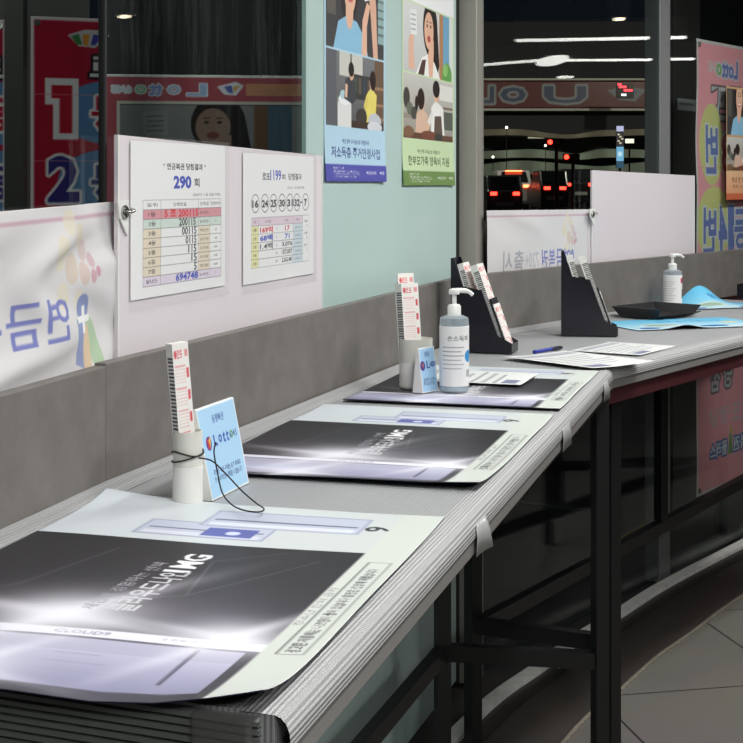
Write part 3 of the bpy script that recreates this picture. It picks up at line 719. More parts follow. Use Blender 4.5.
# white lottery banners clipped to the glass, printed side to the street
def pension_banner(label, run, pxr, zt_l, zt_r, w, h, seed, amp, x1, step, ltr):
    """x1 = distance of the first letter from the right end, step = letter pitch, ltr = letter width"""
    off = -.043; e = run.hit(pxr, off); a = e - run.d * w
    t = thing('white_banner', label, 'banner', (a.x, a.y, zt_l - h), run.ang, 'white banners hung on the glass')
    p = Paint(w, h, 520, (216, 215, 216)); pale = (200, 172, 184)
    p.rect(0, .016, w, .022, pale); p.rect(w - .022, .022, w - .018, h, pale)
    s = .62 * step / .075; cx = w - .132; cy = .092; k = min(1.0, step / .075)
    for dx, dy, r, c in ((-.06, -.055, .017, (220, 214, 190)), (-.09, -.012, .022, (218, 212, 186)), (-.03, -.035, .016, (214, 204, 178)), (-.052, .012, .02, (208, 190, 170)), (-.01, -.012, .014, (204, 180, 178)), (-.016, .022, .015, (206, 182, 170)), (.012, .004, .01, (198, 160, 168)), (.01, .028, .009, (196, 140, 150)), (.026, .022, .007, (190, 120, 140)), (-.08, .05, .018, (220, 212, 188)), (-.03, .06, .014, (222, 214, 190))):
        p.ell(cx + (dx + .012)*k, cy - .012 + dy, r*k, r*1.15, c, .62)
    p.ell(cx - .004*k, cy + .062, .02*k, .022, (140, 152, 192)); p.poly([(cx-.03*k, cy+.075), (cx+.016*k, cy+.085), (cx-.008*k, cy+.15), (cx-.034*k, cy+.14)], (150, 162, 198))
    p.ell(cx + .03*k, cy + .12, .02*k, .045, (178, 200, 172), rot=-.3); p.ell(cx + .004*k, cy + .125, .013*k, .04, (220, 198, 168), rot=.1)
    p.rect(cx-.024*k, cy+.072, cx+.02*k, cy+.082, (238, 238, 238)); p.rect(cx-.006*k, cy+.058, cx+.004*k, cy+.098, (238, 238, 238))
    x = w - x1; cyl = .16
    for i, ch in enumerate('연금복권'): p.text(ch, x - step*i, cyl, .062, (126, 132, 190), ltr, .014, flip=True)
    x -= step*4
    for s_, ww, hh, c in (('720+', 2.0, .05, (188, 190, 198)), ('출', 1.5, .066, (168, 170, 178)), ('시', 1.4, .066, (168, 170, 178))):
        p.text(s_, x - ww*step/2 + step*.4, cyl, hh, c, ww*step*.85, .014, flip=True); x -= ww*step
    dz = zt_r - zt_l; f = rip(amp, seed, 13, 17); g = rip(1.0, seed + 50, 9, 12)
    shape = lambda U, V: (0*U, -.004 + f(U, V).clip(-.01, .008) - amp*2.2*np.abs(np.sin(g(U, V)*1.3 + U*9 - V*6))**3, U/w*dz)
    sheet('cloth', p, M_fabric, t, shape, thick=.0006)
    cx_, cz_ = w - .016, h + dz - .014; yy = -.0235
    MB().extrude([(cx_ - .026, cz_ + .016), (cx_ + .014, cz_ + .016), (cx_ + .014, cz_ - .012), (cx_ + .010, cz_ - .04), (cx_ - .018, cz_ - .012)], 'y', yy, yy + .003, M_white).build('corner_patch', t)
    e_ = MB(); e_.lathe([(.005, 0), (.011, 0), (.011, .003), (.009, .005), (.005, .004)], M_chrome, 20)
    e_.v = [(cx_ - .004 + v[0], yy - v[2], cz_ - .002 + v[1]) for v in e_.v]; e_.build('eyelet', t, smooth=True, label='metal eyelet')
    k_ = MB(); k_.tube(smooth_path([(cx_ - .004, yy - .001, cz_ - .002), (cx_ - .002, yy - .009, cz_ - .002), (cx_ + .008, yy - .012, cz_), (cx_ + .011, yy - .004, cz_ + .002)], 4), .0028, M_chrome); k_.build('hook', t, smooth=True)
pension_banner('creased white banner with violet lettering seen from behind, left of the notice board', F0, 115.6, 1.452, 1.474, .95, .34, 3, .0048, .222, .086, .074)
pension_banner('white banner with grey and violet lettering seen from behind, between steel post and blank board', F2, 589, zof(211, 4.25), zof(211, 4.8) + .004, span(F2, 485, 589, -.043), .30, 5, .0015, .17, .05, .044)

# the big red banner hung outside the second run, back of its print towards the shop
def red_banner(label, run, pxl, off, z0, z1, w, lines, flip, group=None, right=None, base=(255, 172, 182), seed=1, amp=.004, res=300):
    a = run.hit(pxl, off); t = thing('red_banner', label, 'banner', (a.x, a.y, z0), run.ang, group); h = z1 - z0
    p = Paint(w, h, res, base); bw = .014
    for fn in lines: fn(p, w, h)
    for r in ((0, 0, bw, h), (w-bw, 0, w, h), (0, 0, w, bw), (0, h-bw, w, h)): p.rect(*r, (226, 220, 220))
    for y in (.28, .52, .76): p.rect(bw, h*y, w-bw, h*y+.004, (222, 150, 160), .5)
    f = rip(amp, seed, 5, 6); sheet('cloth', p, M_fabric, t, lambda U, V: (0*U, f(U, V), 0*U), thick=.0006)
    b = MB()
    for x in (.022, w - .022):
        for z in (.022, h - .022):
            k = MB(); k.lathe([(.005, 0), (.011, 0), (.011, .004), (.005, .004)], M_chrome, 16); yy = float(f(np.array(x), np.array(z)))
            o = MB(); o.add([(x + v[0], yy - .001 - v[2], z + v[1]) for v in k.v], k.f, M_chrome); o.build('eyelet', t, smooth=True)
    return t
WH = (232, 230, 232)
def r_text(s, x, y, hgt, col, wd, ol, bold=.03, flip=True):
    return lambda p, w, h: p.text(s, x, y, hgt, col, wd, bold, (ol, .009) if ol else None, flip)
def r_ell(x, y, rx, ry, col): return lambda p, w, h: p.ell(x, y, rx, ry, col)
GREY = (206, 202, 206); DK = (120, 104, 112); YEL = (230, 222, 150)
zb1, zb0 = zof(38, F2.hit(698, G).y), zof(498, F2.hit(698, G).y)
HB = zb1 - zb0
big = [r_text('6/45', .155, .105, .05, (224, 214, 220), .09, None, .03), r_text('o', .215, .112, .05, (140, 190, 120), .055, (224, 214, 220)), r_text('Lott', .325, .105, .075, (120, 130, 196), .16, (224, 214, 220)),
       r_text('로또', .3, .25, .14, GREY, .34, DK), r_ell(.15, .42, .115, .165, YEL), r_text('번', .155, .44, .20, (126, 136, 198), .12, WH), r_text('1등3', .40, .45, .2, (214, 90, 106), .3, WH),
       r_ell(.17, .74, .17, .15, YEL), r_text('번', .13, .77, .19, (126, 136, 198), .13, WH), r_text('4', .26, .77, .2, (126, 136, 198), .09, WH), r_text('1', .34, .77, .2, (126, 136, 198), .06, WH), r_text('2등', .47, .77, .17, (126, 136, 198), .2, WH),
       r_ell(.17, 1.22, .15, .11, (214, 206, 196)), r_text('다', .17, 1.215, .12, YEL, .13, (96, 90, 70)), r_text('1', .32, 1.215, .12, YEL, .05, (96, 90, 70)),
       r_text('첨', .19, 1.37, .11, GREY, .09, DK), r_text('당', .31, 1.37, .11, GREY, .1, DK), r_text('명당', .22, 1.53, .075, (214, 190, 196), .2, None, .02), r_text('로또', .44, 1.53, .075, (214, 190, 196), .2, None, .02),
       r_text('플러스', .21, 1.665, .06, (232, 232, 238), .17, (96, 116, 180), .03), lambda p, w, h: (p.poly([(.305, 1.7), (.315, 1.62), (.335, 1.6), (.35, 1.7)], (120, 170, 110)), p.ell(.335, 1.6, .012, .016, (210, 190, 90))), r_text('복권', .43, 1.665, .06, (232, 232, 238), .14, (96, 116, 180), .03)]
red_banner('tall red banner with mirrored white and blue lettering, beside the blank white board', F3, 696.5, G - .02, zb0, zb1, .60, big, True, amp=.0022)

# small poster over the red banner
_a = F3.hit(726.5, G + .012); _z = zof(200, _a.y); _h = zof(86, _a.y) - _z
tp = thing('small_poster', 'small dark photo poster with an orange foot, over the red banner', 'poster', (_a.x, _a.y, _z), F3.ang)
p = Paint(.33, _h, 420, (206, 170, 128)); p.rect(0, 0, .33, _h, (196, 160, 120)); woman_photo(p, .006, .01, .324, _h*.43, 'blue'); kitchen_photo(p, .006, _h*.445, .324, _h*.74)
p.grad(0, _h*.745, .33, _h, (224, 184, 144), (216, 150, 110)); p.text('복권 한 장의 행복', .165, _h*.82, .022, (120, 84, 60), .22, .01); p.text('함께 나누는 기쁨', .165, _h*.88, .016, (130, 90, 66), .2); p.rect(0, _h*.94, .33, _h, (198, 104, 74))
sheet('print', p, M_photo, tp, None, thick=.0006)

# ------------------------------------------------------------------ what lies on the counters
def local(t, p): return Vector(p)
def mat_design(p, w, h):
    """advertising desk mat; x along the counter, y measured down from the wall edge"""
    X, Y = p.GX / w, 1 - p.GY / h                         # Y = 0 at the front edge
    p.a[:] = (34, 33, 37)
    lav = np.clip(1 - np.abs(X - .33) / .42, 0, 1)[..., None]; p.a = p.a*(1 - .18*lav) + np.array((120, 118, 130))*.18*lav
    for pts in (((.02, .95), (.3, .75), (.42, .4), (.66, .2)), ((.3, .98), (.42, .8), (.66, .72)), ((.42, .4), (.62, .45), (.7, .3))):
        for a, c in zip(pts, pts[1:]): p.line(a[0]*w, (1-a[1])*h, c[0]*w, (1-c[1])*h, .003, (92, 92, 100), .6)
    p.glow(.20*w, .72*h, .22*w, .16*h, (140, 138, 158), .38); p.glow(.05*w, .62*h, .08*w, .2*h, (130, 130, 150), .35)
    # slim pale case lying across the mat
    p.poly([(.03*w, 0), (.235*w, 0), (.235*w, .86*h), (.03*w, .86*h)], (166, 166, 190)); p.grad(.03*w, 0, .15*w, .86*h, (140, 140, 168), (176, 176, 200), 'x')
    p.rect(.205*w, 0, .235*w, .9*h, (222, 222, 236)); p.rect(.198*w, 0, .205*w, .88*h, (70, 68, 84)); p.rect(.06*w, .76*h, .195*w, .77*h, (92, 90, 110))
    p.text('CLOUD9', .221*w, .5*h, .010, (70, 70, 90), .06, .01, rot=1.5708); p.text('소프트 멘솔', .221*w, .72*h, .009, (90, 90, 110), .05, .01, rot=1.5708)
    for i in range(3): p.line((.08+.03*i)*w, .5*h, (.08+.03*i)*w, (.66 - .03*i)*h, .003, (150, 150, 178), .9)
    p.ell(.10*w, .30*h, .03*w, .035*h, (166, 176, 214)); p.rect(.075*w, .14*h, .125*w, .42*h, (170, 184, 220), .4)
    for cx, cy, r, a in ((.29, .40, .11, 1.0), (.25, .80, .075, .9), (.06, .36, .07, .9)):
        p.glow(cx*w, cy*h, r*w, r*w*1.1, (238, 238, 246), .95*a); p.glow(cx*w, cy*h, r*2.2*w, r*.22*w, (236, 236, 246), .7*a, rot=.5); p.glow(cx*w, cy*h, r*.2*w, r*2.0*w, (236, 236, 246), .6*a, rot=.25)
    # wall-side to front: right band with the brand and products
    p.rect(.725*w, 0, w, h, (204, 210, 210)); p.grad(.725*w, 0, w, h, (208, 216, 222), (196, 202, 200))
    for x0, y0, x1, y1, c in ((.76, .24, .86, .60, (190, 196, 214)), (.84, .38, .95, .82, (186, 192, 208))):
        p.rect(x0*w, y0*h, x1*w, y1*h, (158, 162, 186)); p.rect((x0+.006)*w, (y0+.008)*h, (x1-.006)*w, (y1-.008)*h, c)
        p.rect((x0+.01)*w, (y0+.02)*h, (x0+.03)*w, (y1-.02)*h, (214, 218, 230)); p.rect((x0+.045)*w, (y0+.02)*h, (x0+.052)*w, (y1-.02)*h, (96, 100, 130))
    p.rect(.775*w, .42*h, .83*w, .56*h, (92, 100, 168)); p.ell(.80*w, .5*h, .012*w, .02*h, (206, 212, 236))
    p.text('9', .885*w, .855*h, .034, (52, 56, 60), .026, .02); p.text('CLOUD', .895*w, .915*h, .013, (60, 64, 68), .075, .012)
    # title, reading towards the wall
    p.text('1MG', .60*w, .50*h, .034, (236, 236, 240), .082, .03); p.text('클라우드나인', .435*w, .505*h, .036, (206, 206, 212), .165, .02); p.text('새롭게 경험하는 선택', .455*w, .435*h, .018, (160, 160, 168), .20, .008)
    # front strip
    p.rect(0, .885*h, w, h, (200, 206, 200)); p.poly([(.0, .885*h), (.0, h), (.02*w, h), (.05*w, .885*h)], (200, 206, 200))
    p.rect(.2*w, .915*h, .67*w, .975*h, (120, 124, 122)); p.rect(.203*w, .920*h, .667*w, .970*h, (202, 208, 202)); p.text('이 제품에는 니코틴이 들어 있습니다 흡연은 건강에 해롭습니다', .435*w, .945*h, .014, (66, 68, 72), .29, .012)
    p.text('경고문', .23*w, .945*h, .016, (50, 52, 56), .03, .015); p.text('청소년 판매 금지', .42*w, .90*h, .008, (120, 122, 124), .14)
def desk_mat(label, A, Bq, h, design, res, shape, name='desk_mat', group=None, zoff=.0015):
    """A, Bq: plan points of the front edge, near and far"""
    d = Bq - A; t = thing(name, label, 'desk mat', (A.x, A.y, CT), math.atan2(d.y, d.x), group)
    w = d.length; p = Paint(w, h, res, (40, 40, 44)); design(p, w, h)
    def sh(U, V):
        dx, dy, dz = shape(U, V, w, h); return dx, dy, dz + zoff
    o = sheet('print_face', p, M_gloss, t, sh, thick=0, flat=True)
    me = o.data; me.materials.append(mat('navy_mat_back', (26, 26, 52), rough=0.5))
    so = o.modifiers.new('thickness', 'SOLIDIFY'); so.thickness = .0012; so.offset = -1; so.material_offset = 1; so.material_offset_rim = 1
    return t
def flat0(U, V, w, h): return 0*U, 0*U, 0*U + .0012
ex = lambda t, a: np.exp(-np.clip(t, 0, None) / a)
def shape1(U, V, w, h):
    near = ex(U, .07)
    prof = np.interp(V, [0, .05, .10, .16, .24, .40, .5], [.022, .011, .002, -.002, .001, .003, .006])
    far = ex(w - U, .05) * np.interp(V, [0, .1, .3, .42, .5], [.002, .0, .0, .006, .014])
    front = ex(V, .02) * .004 * np.exp(-((U - .3)/.2)**2)
    return 0*U, 0*U, .0012 + near*prof + far + front + .002*np.sin(U*9)*np.sin(V*7)**2
def shape2(U, V, w, h):
    return 0*U, 0*U, .0012 + ex(U, .06) * np.interp(V, [0, .08, .2, .35, .48], [.011, .007, .006, .003, .001]) + ex(w - U, .05)*.004 + .0015*np.sin(U*8 + 1)**2
def shape3(U, V, w, h):
    return 0*U, 0*U, .0012 + ex(U, .05) * .004 + ex(V, .04)*.003*np.sin(U*6)**2
GM = 'dark advertising desk mats'
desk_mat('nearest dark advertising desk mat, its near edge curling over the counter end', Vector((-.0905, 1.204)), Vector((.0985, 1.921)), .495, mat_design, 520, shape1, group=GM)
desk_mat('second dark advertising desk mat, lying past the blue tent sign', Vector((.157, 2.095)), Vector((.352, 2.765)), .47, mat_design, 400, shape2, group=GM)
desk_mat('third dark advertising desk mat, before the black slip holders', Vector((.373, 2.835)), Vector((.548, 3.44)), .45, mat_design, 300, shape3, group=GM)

def blue_design(p, w, h):
    p.grad(0, 0, w, h, (96, 186, 226), (176, 216, 230)); p.glow(.5*w, .9*h, .5*w, .3*h, (206, 230, 236), .8); p.ell(.3*w, .62*h, .16*w, .14*h, (196, 218, 214)); p.ell(.3*w, .62*h, .12*w, .09*h, (150, 178, 160)); p.ell(.62*w, .8*h, .1*w, .09*h, (40, 110, 170)); p.ell(.14*w, .85*h, .07*w, .08*h, (34, 90, 160))
    p.text('행복을 나눕니다', .62*w, .28*h, .03, (40, 120, 180), .24, .012); p.rect(0, .93*h, w, h, (196, 222, 232)); p.ell(.85*w, .5*h, .07*w, .06*h, (222, 210, 150))
def gp(px, py, dz=0): return at(px, py, CT + dz).xy
# two blue mats on the second run: front row, and one against the panel with a lifted corner
a_ = gp(594, 337); c_ = a_ + dB * .72
desk_mat('pale blue desk mat at the front edge of the second run, under the black tray', gp(638, 331.5), gp(638, 331.5) + Vector((math.cos(.34), math.sin(.34)))*.50, .30, blue_design, 300, lambda U, V, w, h: (0*U, 0*U, .0012 + ex(V, .05)*(.011*np.exp(-((U-.17)/.05)**2) + .001)), group='blue desk mats')
a_ = gp(665, 312)
desk_mat('bright blue desk mat by the stone panel with its back corner lifted', gp(688, 310.5), gp(688, 310.5) + Vector((math.cos(.36), math.sin(.36)))*.46, .17, blue_design, 300, lambda U, V, w, h: (0*U, 0*U, .0012 + (.07*np.exp(-((U-.16)/.08)**2))*np.clip(V/h, 0, 1)**2.0), group='blue desk mats', zoff=.003)

def leaflet(label, pts, paint=None, lift=0.0, z=0.0, seed=0):
    """paper sheet with the given plan corners (near-left, near-right, far-right, far-left)"""
    o0 = pts[0]; d = pts[1] - o0; t = thing('paper_sheet', label, 'paper', (o0.x, o0.y, CT + z), math.atan2(d.y, d.x), 'loose papers on the counter')
    w = d.length; h = (pts[3] - o0).length; p = Paint(w, h, 260, (216, 218, 216))
    (paint or (lambda p, w, h: None))(p, w, h)
    sheet('print', p, M_ink, t, lambda U, V: (0*U, 0*U, .003 + lift*ex(U, .03) + .001*np.sin(U*20 + seed)), thick=.0004, flat=True); return t
def lines_design(p, w, h):
    p.rect(.06*w, .08*h, .94*w, .2*h, (170, 174, 182)); 
    for i in range(6): p.rect(.08*w, (.3+.09*i)*h, (.9 - .08*(i % 3))*w, (.325+.09*i)*h, (150, 154, 160))
    p.rect(.1*w, .82*h, .4*w, .94*h, (120, 124, 150))
def corners(a, ang, w, h):
    d = Vector((math.cos(ang), math.sin(ang))); n_ = Vector((-d.y, d.x)); return [a, a + d*w, a + d*w + n_*h, a + n_*h]
aB = math.atan2(dB.y, dB.x)
leaflet('white sheet with a grey heading at the bend of the counter', corners(gp(640, 357), aB + .06, .28, .2), lines_design, .002, .0)
leaflet('white sheet lying between third desk mat and the bend, beneath another', corners(gp(592, 372), aB - .25, .24, .3), lines_design, .002, .004, 2)
leaflet('printed sheet lying across the foot of the nearer black slip holder', corners(gp(520, 389), 1.25, .2, .28), lines_design, .001, .006, 4)

# slips, holders
def slip_design(p, w, h):
    p.a[:] = (232, 230, 226); r = (206, 92, 98)
    p.text('로또', w*.42, .016, .011, r, w*.34, .02); p.ell(w*.17, .016, w*.08, .006, r); p.rect(w*.72, .010, w*.92, .020, (222, 150, 152))
    for g in range(5):
        y = .032 + g*.031; p.rect(w*.1, y, w*.72, y+.002, (222, 150, 152)); p.rect(w*.78, y+.004, w*.92, y+.018, r)
        for i in range(5):
            for j in range(7): p.rect(w*(.12+.085*j), y+.005+.0046*i, w*(.17+.085*j), y+.0062+.0046*i, (224, 158, 160))
def edge_marks(p, w, h):
    p.a[:] = (222, 222, 218)
    y = .02
    while y < h - .02: p.rect(w*.2, y, w*.98, y + .0026, (40, 40, 42)); y += .0052
def slip_pack(label, loc, rotz, lean, w=.083, h=.19, t_=.022, group='packs of lottery slips', roll=0.0):
    """upright pack: printed face towards local -y, marked edge towards -x"""
    t = thing('slip_pack', label, 'slips', loc, rotz, group); M = Matrix.Rotation(lean, 4, 'X') @ Matrix.Rotation(roll, 4, 'Y')
    MB().box((0, 0.0003, 0), (w, t_, h), M_paper, M).build('pack', t)
    p = Paint(w, h, 900, (232, 230, 226)); slip_design(p, w, h); o = sheet('printed_face', p, M_ink, t); o.matrix_local = M
    p = Paint(t_, h, 900, (222, 222, 218)); edge_marks(p, t_, h); o = sheet('marked_edge', p, M_ink, t); o.rotation_mode = 'XYZ'; o.matrix_local = M @ Matrix.Translation((-.0004, t_, 0)) @ Matrix.Rotation(-math.pi/2, 4, 'Z')
    return t
M_cup = mat('milky_plastic', (214, 214, 206), rough=0.4); M_lab = mat('label_white', (230, 230, 226), rough=0.5)
def cup(label, loc, r, h):
    t = thing('pen_cup', label, 'cup', loc, 0, 'white cups for slips')
    MB().lathe([(r*.96, 0), (r, .003), (r, h), (r - .002, h), (r - .002, .004), (.001, .004)], M_cup, 40).build('body', t, smooth=True)
    MB().lathe([(r + .0004, h*.04), (r + .0009, h*.04), (r + .0009, h*.52), (r + .0004, h*.52)], M_lab, 40).build('label_wrap', t, smooth=True)
    return t
def tent_sign(label, loc, rotz, w, h, dp=.05, top=.026):
    """folded card: blue front leaning back, white sides"""
    t = thing('tent_sign', label, 'sign', loc, rotz, 'blue tent signs')
    MB().extrude([(0, 0), (dp, 0), (top + .004, h), (top, h)], 'x', 0, w, M_white).build('body', t)
    L_ = math.hypot(top, h); p = Paint(w, L_, 900, (236, 240, 242)); p.rect(.003, .003, w - .003, L_ - .003, (166, 204, 232))
    x = w*.2; p.ell(w*.17, L_*.40, .009, .010, (60, 60, 150)); p.poly([(w*.12, L_*.33), (w*.17, L_*.36), (w*.22, L_*.32), (w*.19, L_*.46), (w*.14, L_*.46)], (180, 60, 70)); p.poly([(w*.17, L_*.36), (w*.23, L_*.34), (w*.2, L_*.46)], (220, 180, 60))
    for ch, c, ww in (('L', (60, 80, 160), .014), ('o', (60, 80, 160), .013), ('t', (40, 70, 160), .009), ('t', (40, 70, 160), .009), ('o', (110, 170, 80), .013)):
        x += ww/2 + .006; p.text(ch, x + .006, L_*.39, .016 if ch != 'o' else .012, c, ww*.9, .03); x += ww/2 - .003
    p.text('6/45', w*.82, L_*.39, .010, (70, 90, 150), .026, .01)
    for y, s_ in ((.72, '과도한 복권 구매는 삼가 주세요'), (.80, '만 19세 미만은 구매할 수 없습니다')): p.text(s_, w*.52, L_*y, .0085, (50, 66, 110), w*.72, .01)
    p.text('동행복권', w*.5, L_*.16, .012, (70, 90, 150), w*.3, .012)
    o = sheet('blue_face', p, M_gloss, t, lambda U, V: (0*U, -.0008 + 0*U, 0*U), thick=.0005, label='blue printed face'); o.rotation_euler = (-math.atan2(top, h), 0, 0)
    return t
run1 = math.atan2(F1.d.y, F1.d.x)
c1 = at(186, 507, CT); cup('milky white cup tied with black elastic, on the near part of the counter', (c1.x, c1.y + .02, CT + .0005), .0205, .103)
slip_pack('lottery slip pack standing in the near milky white cup', (c1.x - .0030, c1.y + .0055, CT + .006), .75, -.03, .027, .222, .015, roll=-.075)
t1 = at(212, 502, CT); tent_sign('blue tent sign with lottery lettering beside the near cup', (t1.x, t1.y, CT + .001), run1 + .0, .132, .128)
# black elastic with its loop
cz = CT + .073
ring_ = [(c1.x + .0222*math.cos(a), c1.y + .02 + .0222*math.sin(a), cz + .003*math.sin(a*2)) for a in np.linspace(0, 6.2832, 28)]
ring2 = [(c1.x + .0222*math.cos(a), c1.y + .02 + .0222*math.sin(a), cz - .007 + .006*math.cos(a)) for a in np.linspace(0, 6.2832, 28)]
el = thing('elastic_cord', 'black elastic cord tied round the near cup, its loop on the counter', 'cord', (c1.x, c1.y, CT))
def rel(ps): return [(p[0] - c1.x, p[1] - c1.y, p[2] - CT) for p in ps]
b = MB(); b.tube(rel(ring_), .0011, M_cord, 8); b.build('wrap', el, smooth=True)
b = MB(); b.tube(rel(ring2), .0011, M_cord, 8); b.build('wrap', el, smooth=True)
def cpt(px, py, z): z = max(z, .0095); v = at(px, py, CT + z); return (v.x, v.y, v.z)
UPZ = .006; lp = [cpt(199, 458, .078), cpt(212, 461, .072), cpt(226, 474, .05), cpt(242, 491, .024), cpt(256, 503, .006), cpt(264, 509, .0022), cpt(258, 512, .0022), cpt(243, 510, .0022), cpt(231, 504, .004), cpt(222, 492, .02), cpt(217, 470, .05), cpt(214, 452, .078), cpt(216, 442, .092)]
b = MB(); b.tube(smooth_path(rel(lp), 8), .0011, M_cord, 8); b.build('loop', el, smooth=True)

c2 = at(421, 391, CT); rot2 = run1
cup('wide white slip cup with a blue tent sign against it, past second desk mat', (c2.x - .01, c2.y + .02, CT + .005), .036, .108)
slip_pack('lottery slip pack leaning in the wide white cup, its marked edge showing', (c2.x - .030, c2.y - .004, CT + .010), .62, -.10, .046, .225, .024)
slip_pack('blank backed slip pack behind the others in the wide white cup', (c2.x - .036, c2.y + .028, CT + .010), .62, -.10, .044, .245, .004)
t2 = at(431, 388, CT); tent_sign('blue tent sign half hidden between wide white cup and labelled pump bottle', (c2.x + .001, c2.y - .076, CT + .0055), .95, .06, .095, .026, .012)

def pump_bottle(label, loc, rotz, r, hb, labc, blue):
    t = thing('pump_bottle', label, 'bottle', loc, rotz, 'hand sanitiser bottles')
    MB().lathe([(r*.9, 0), (r, .004), (r, hb*.9), (r*.96, hb*.96), (r*.5, hb), (r*.42, hb)], M_bottle, 40).build('body', t, smooth=True, label='clear plastic body')
    MB().lathe([(.002, .003), (r*.93, .003), (r*.93, hb*.78), (.002, hb*.78)], mat('gel', (206, 218, 222), rough=0.15), 32).build('gel', t, smooth=True)
    p = Paint(2*math.pi*r*.62, hb*.78, 900, (228, 229, 228)); w_, h_ = p.w, p.h
    labc(p, w_, h_)
    def wrap(U, V):
        a = (U - w_/2) / r; return np.sin(a)*r*1.015 - U, -np.cos(a)*r*1.015, 0*U + hb*.08
    sheet('label', p, M_gloss, t, wrap, thick=.0003, label='white printed label')
    MB().lathe([(r*.46, hb - .002), (r*.46, hb + .018), (r*.36, hb + .022), (r*.16, hb + .023), (r*.16, hb + .045), (r*.13, hb + .045)], M_white, 28).build('collar', t, smooth=True)
    b = MB(); z = hb + .047
    b.lathe([(.011, z - .003), (.012, z), (.011, z + .007), (.004, z + .010)], M_white, 24)
    b.tube(smooth_path([(0, 0, z + .003), (.012, 0, z + .005), (.03, 0, z + .003), (.042, 0, z - .005)], 5), [.0062]*5 + [.0055]*5 + [.0045]*6, M_white, 12)
    b.build('pump_head', t, smooth=True); return t
def lab_a(p, w, h):
    p.text('손소독제', w*.5, h*.2, .012, (90, 94, 100), w*.4, .01)
    for i in range(6): p.rect(w*.2, h*(.34+.07*i), w*(.6 - .05*(i % 2)), h*(.355+.07*i), (150, 154, 158))
    p.ell(w*.72, h*.5, .012, .013, (60, 140, 200)); p.rect(w*.66, h*.72, w*.8, h*.84, (170, 174, 178))
def lab_b(p, w, h):
    p.rect(w*.66, h*.10, w, h*.26, (196, 40, 92)); p.rect(w*.72, h*.46, w*.95, h*.76, (34, 34, 34)); p.text('99', w*.835, h*.6, .016, (226, 206, 80), w*.16, .03)
    for i in range(9): p.rect(w*.08, h*(.2+.075*i), w*(.5 - .05*(i % 3)), h*(.215+.075*i), (168, 172, 176))
bb = at(456, 392, CT); pump_bottle('labelled pump bottle standing beside the wide white cup', (bb.x - .005, bb.y - .02, CT + .005), .25, .0315, .165, lab_a, True)
b2 = Vector((1.085, 5.155)); pump_bottle('pump bottle of hand sanitiser with a pink and black label, below the blank board', (b2.x, b2.y, CT + .004), .15, .034, .142, lab_b, False)

def slip_holder(label, loc, rotz):
    """stepped black holder; local x = depth towards the user, y = width"""
    t = thing('slip_holder', label, 'holder', loc, rotz, 'black slip holders'); wd = .085; th = .004
    side = [(0, 0), (.166, 0), (.166, .026), (.128, .045), (.084, .165), (.032, .175), (.008, .25), (0, .25)]
    for y in (-wd/2, wd/2 - th):
        b = MB(); n = len(side); vs = [(x, y, z) for x, z in side] + [(x, y + th, z) for x, z in side]
        b.add(vs, [tuple(range(n)), tuple(range(n, 2*n))[::-1]] + [(i, n+i, n+(i+1) % n, (i+1) % n) for i in range(n)], M_navy); b.build('side_panel', t)
    for nm, x, z in (('back_panel', 0, .25), ('front_panel', .162, .024)):
        MB().box((x, -wd/2 + th, .0), (x + th, wd/2 - th, z), M_navy).build(nm, t)
    MB().box((th, -wd/2 + th, 0), (.162, wd/2 - th, th), M_navy).build('base', t)
    MB().box((-.002, -wd/2 + th, 0), (.002, wd/2 - th, .145), M_navy, Matrix.Translation((.1535, 0, .006)) @ Matrix.Rotation(-.335, 4, 'Y')).build('divider', t)
    return t
def rot2d(v, a): return Vector((v[0]*math.cos(a) - v[1]*math.sin(a), v[0]*math.sin(a) + v[1]*math.cos(a)))
for lab, px, py, off_, nmv in (('nearer black slip holder, in front of the steel post', 455, 352, .10, 'nearer'), ('farther black slip holder, before the white banner and blank board', 562, 336, .60, 'farther')):
    q = at(px, py, CT); ra = -.30 if nmv == 'nearer' else -.12
    slip_holder(lab, (q.x, q.y + .02, CT + .004), ra)
    for k, (x0, z0, hgt, tk, ln) in enumerate(((.085, .010, .238, .016, .30), (.128, .010, .238, .020, .335), (.152, .010, .125, .005, .335))):
        nm2 = ('rear', 'middle', 'front')[k]
        # pack faces the user (+x of the holder): face towards local -y of the pack -> rotate by +90 degrees
        v = rot2d((x0 + tk, -.036), ra)
        slip_pack('%s slip pack in the %s black slip holder' % (nm2, nmv), (q.x + v.x, q.y + .02 + v.y, CT + .004 + z0), ra + math.pi/2, -ln, .072, hgt, tk)
# black tray, pen, black box at the frame's edge
q = gp(658, 320.5); tr = thing('paper_tray', 'shallow black tray with sloping sides on the blue desk mat', 'tray', (q.x, q.y, CT + .004), aB - .15)
w_, d_, h_ = .22, .15, .034
b = MB(); o_ = [(-.02, -.02), (w_+.02, -.02), (w_+.02, d_+.02), (-.02, d_+.02)]; i_ = [(0, 0), (w_, 0), (w_, d_), (0, d_)]
b.add([(x, y, 0) for x, y in i_], [(3, 2, 1, 0)], M_tray)
tr_base = MB().box((0, 0, 0), (w_, d_, .003), M_tray).build('base', tr)
for k in range(4):
    p0, p1, o1, o0 = i_[k], i_[(k+1) % 4], o_[(k+1) % 4], o_[k]
    hh = (h_*.35, h_, h_, h_)[k]; h2 = (h_*.35, h_, h_, h_)[k]
    v = [(p0[0], p0[1], .0015), (p1[0], p1[1], .0015), (o1[0], o1[1], h2), (o0[0], o0[1], hh)]
    s_ = MB().add(v, [(0, 1, 2, 3)], M_tray).build('side', tr); so = s_.modifiers.new('thickness', 'SOLIDIFY'); so.thickness = .003
v = at(534, 356, CT); pn = thing('pen', 'short blue pen lying between black slip holders', 'pen', (v.x, v.y, CT + .010), .9)
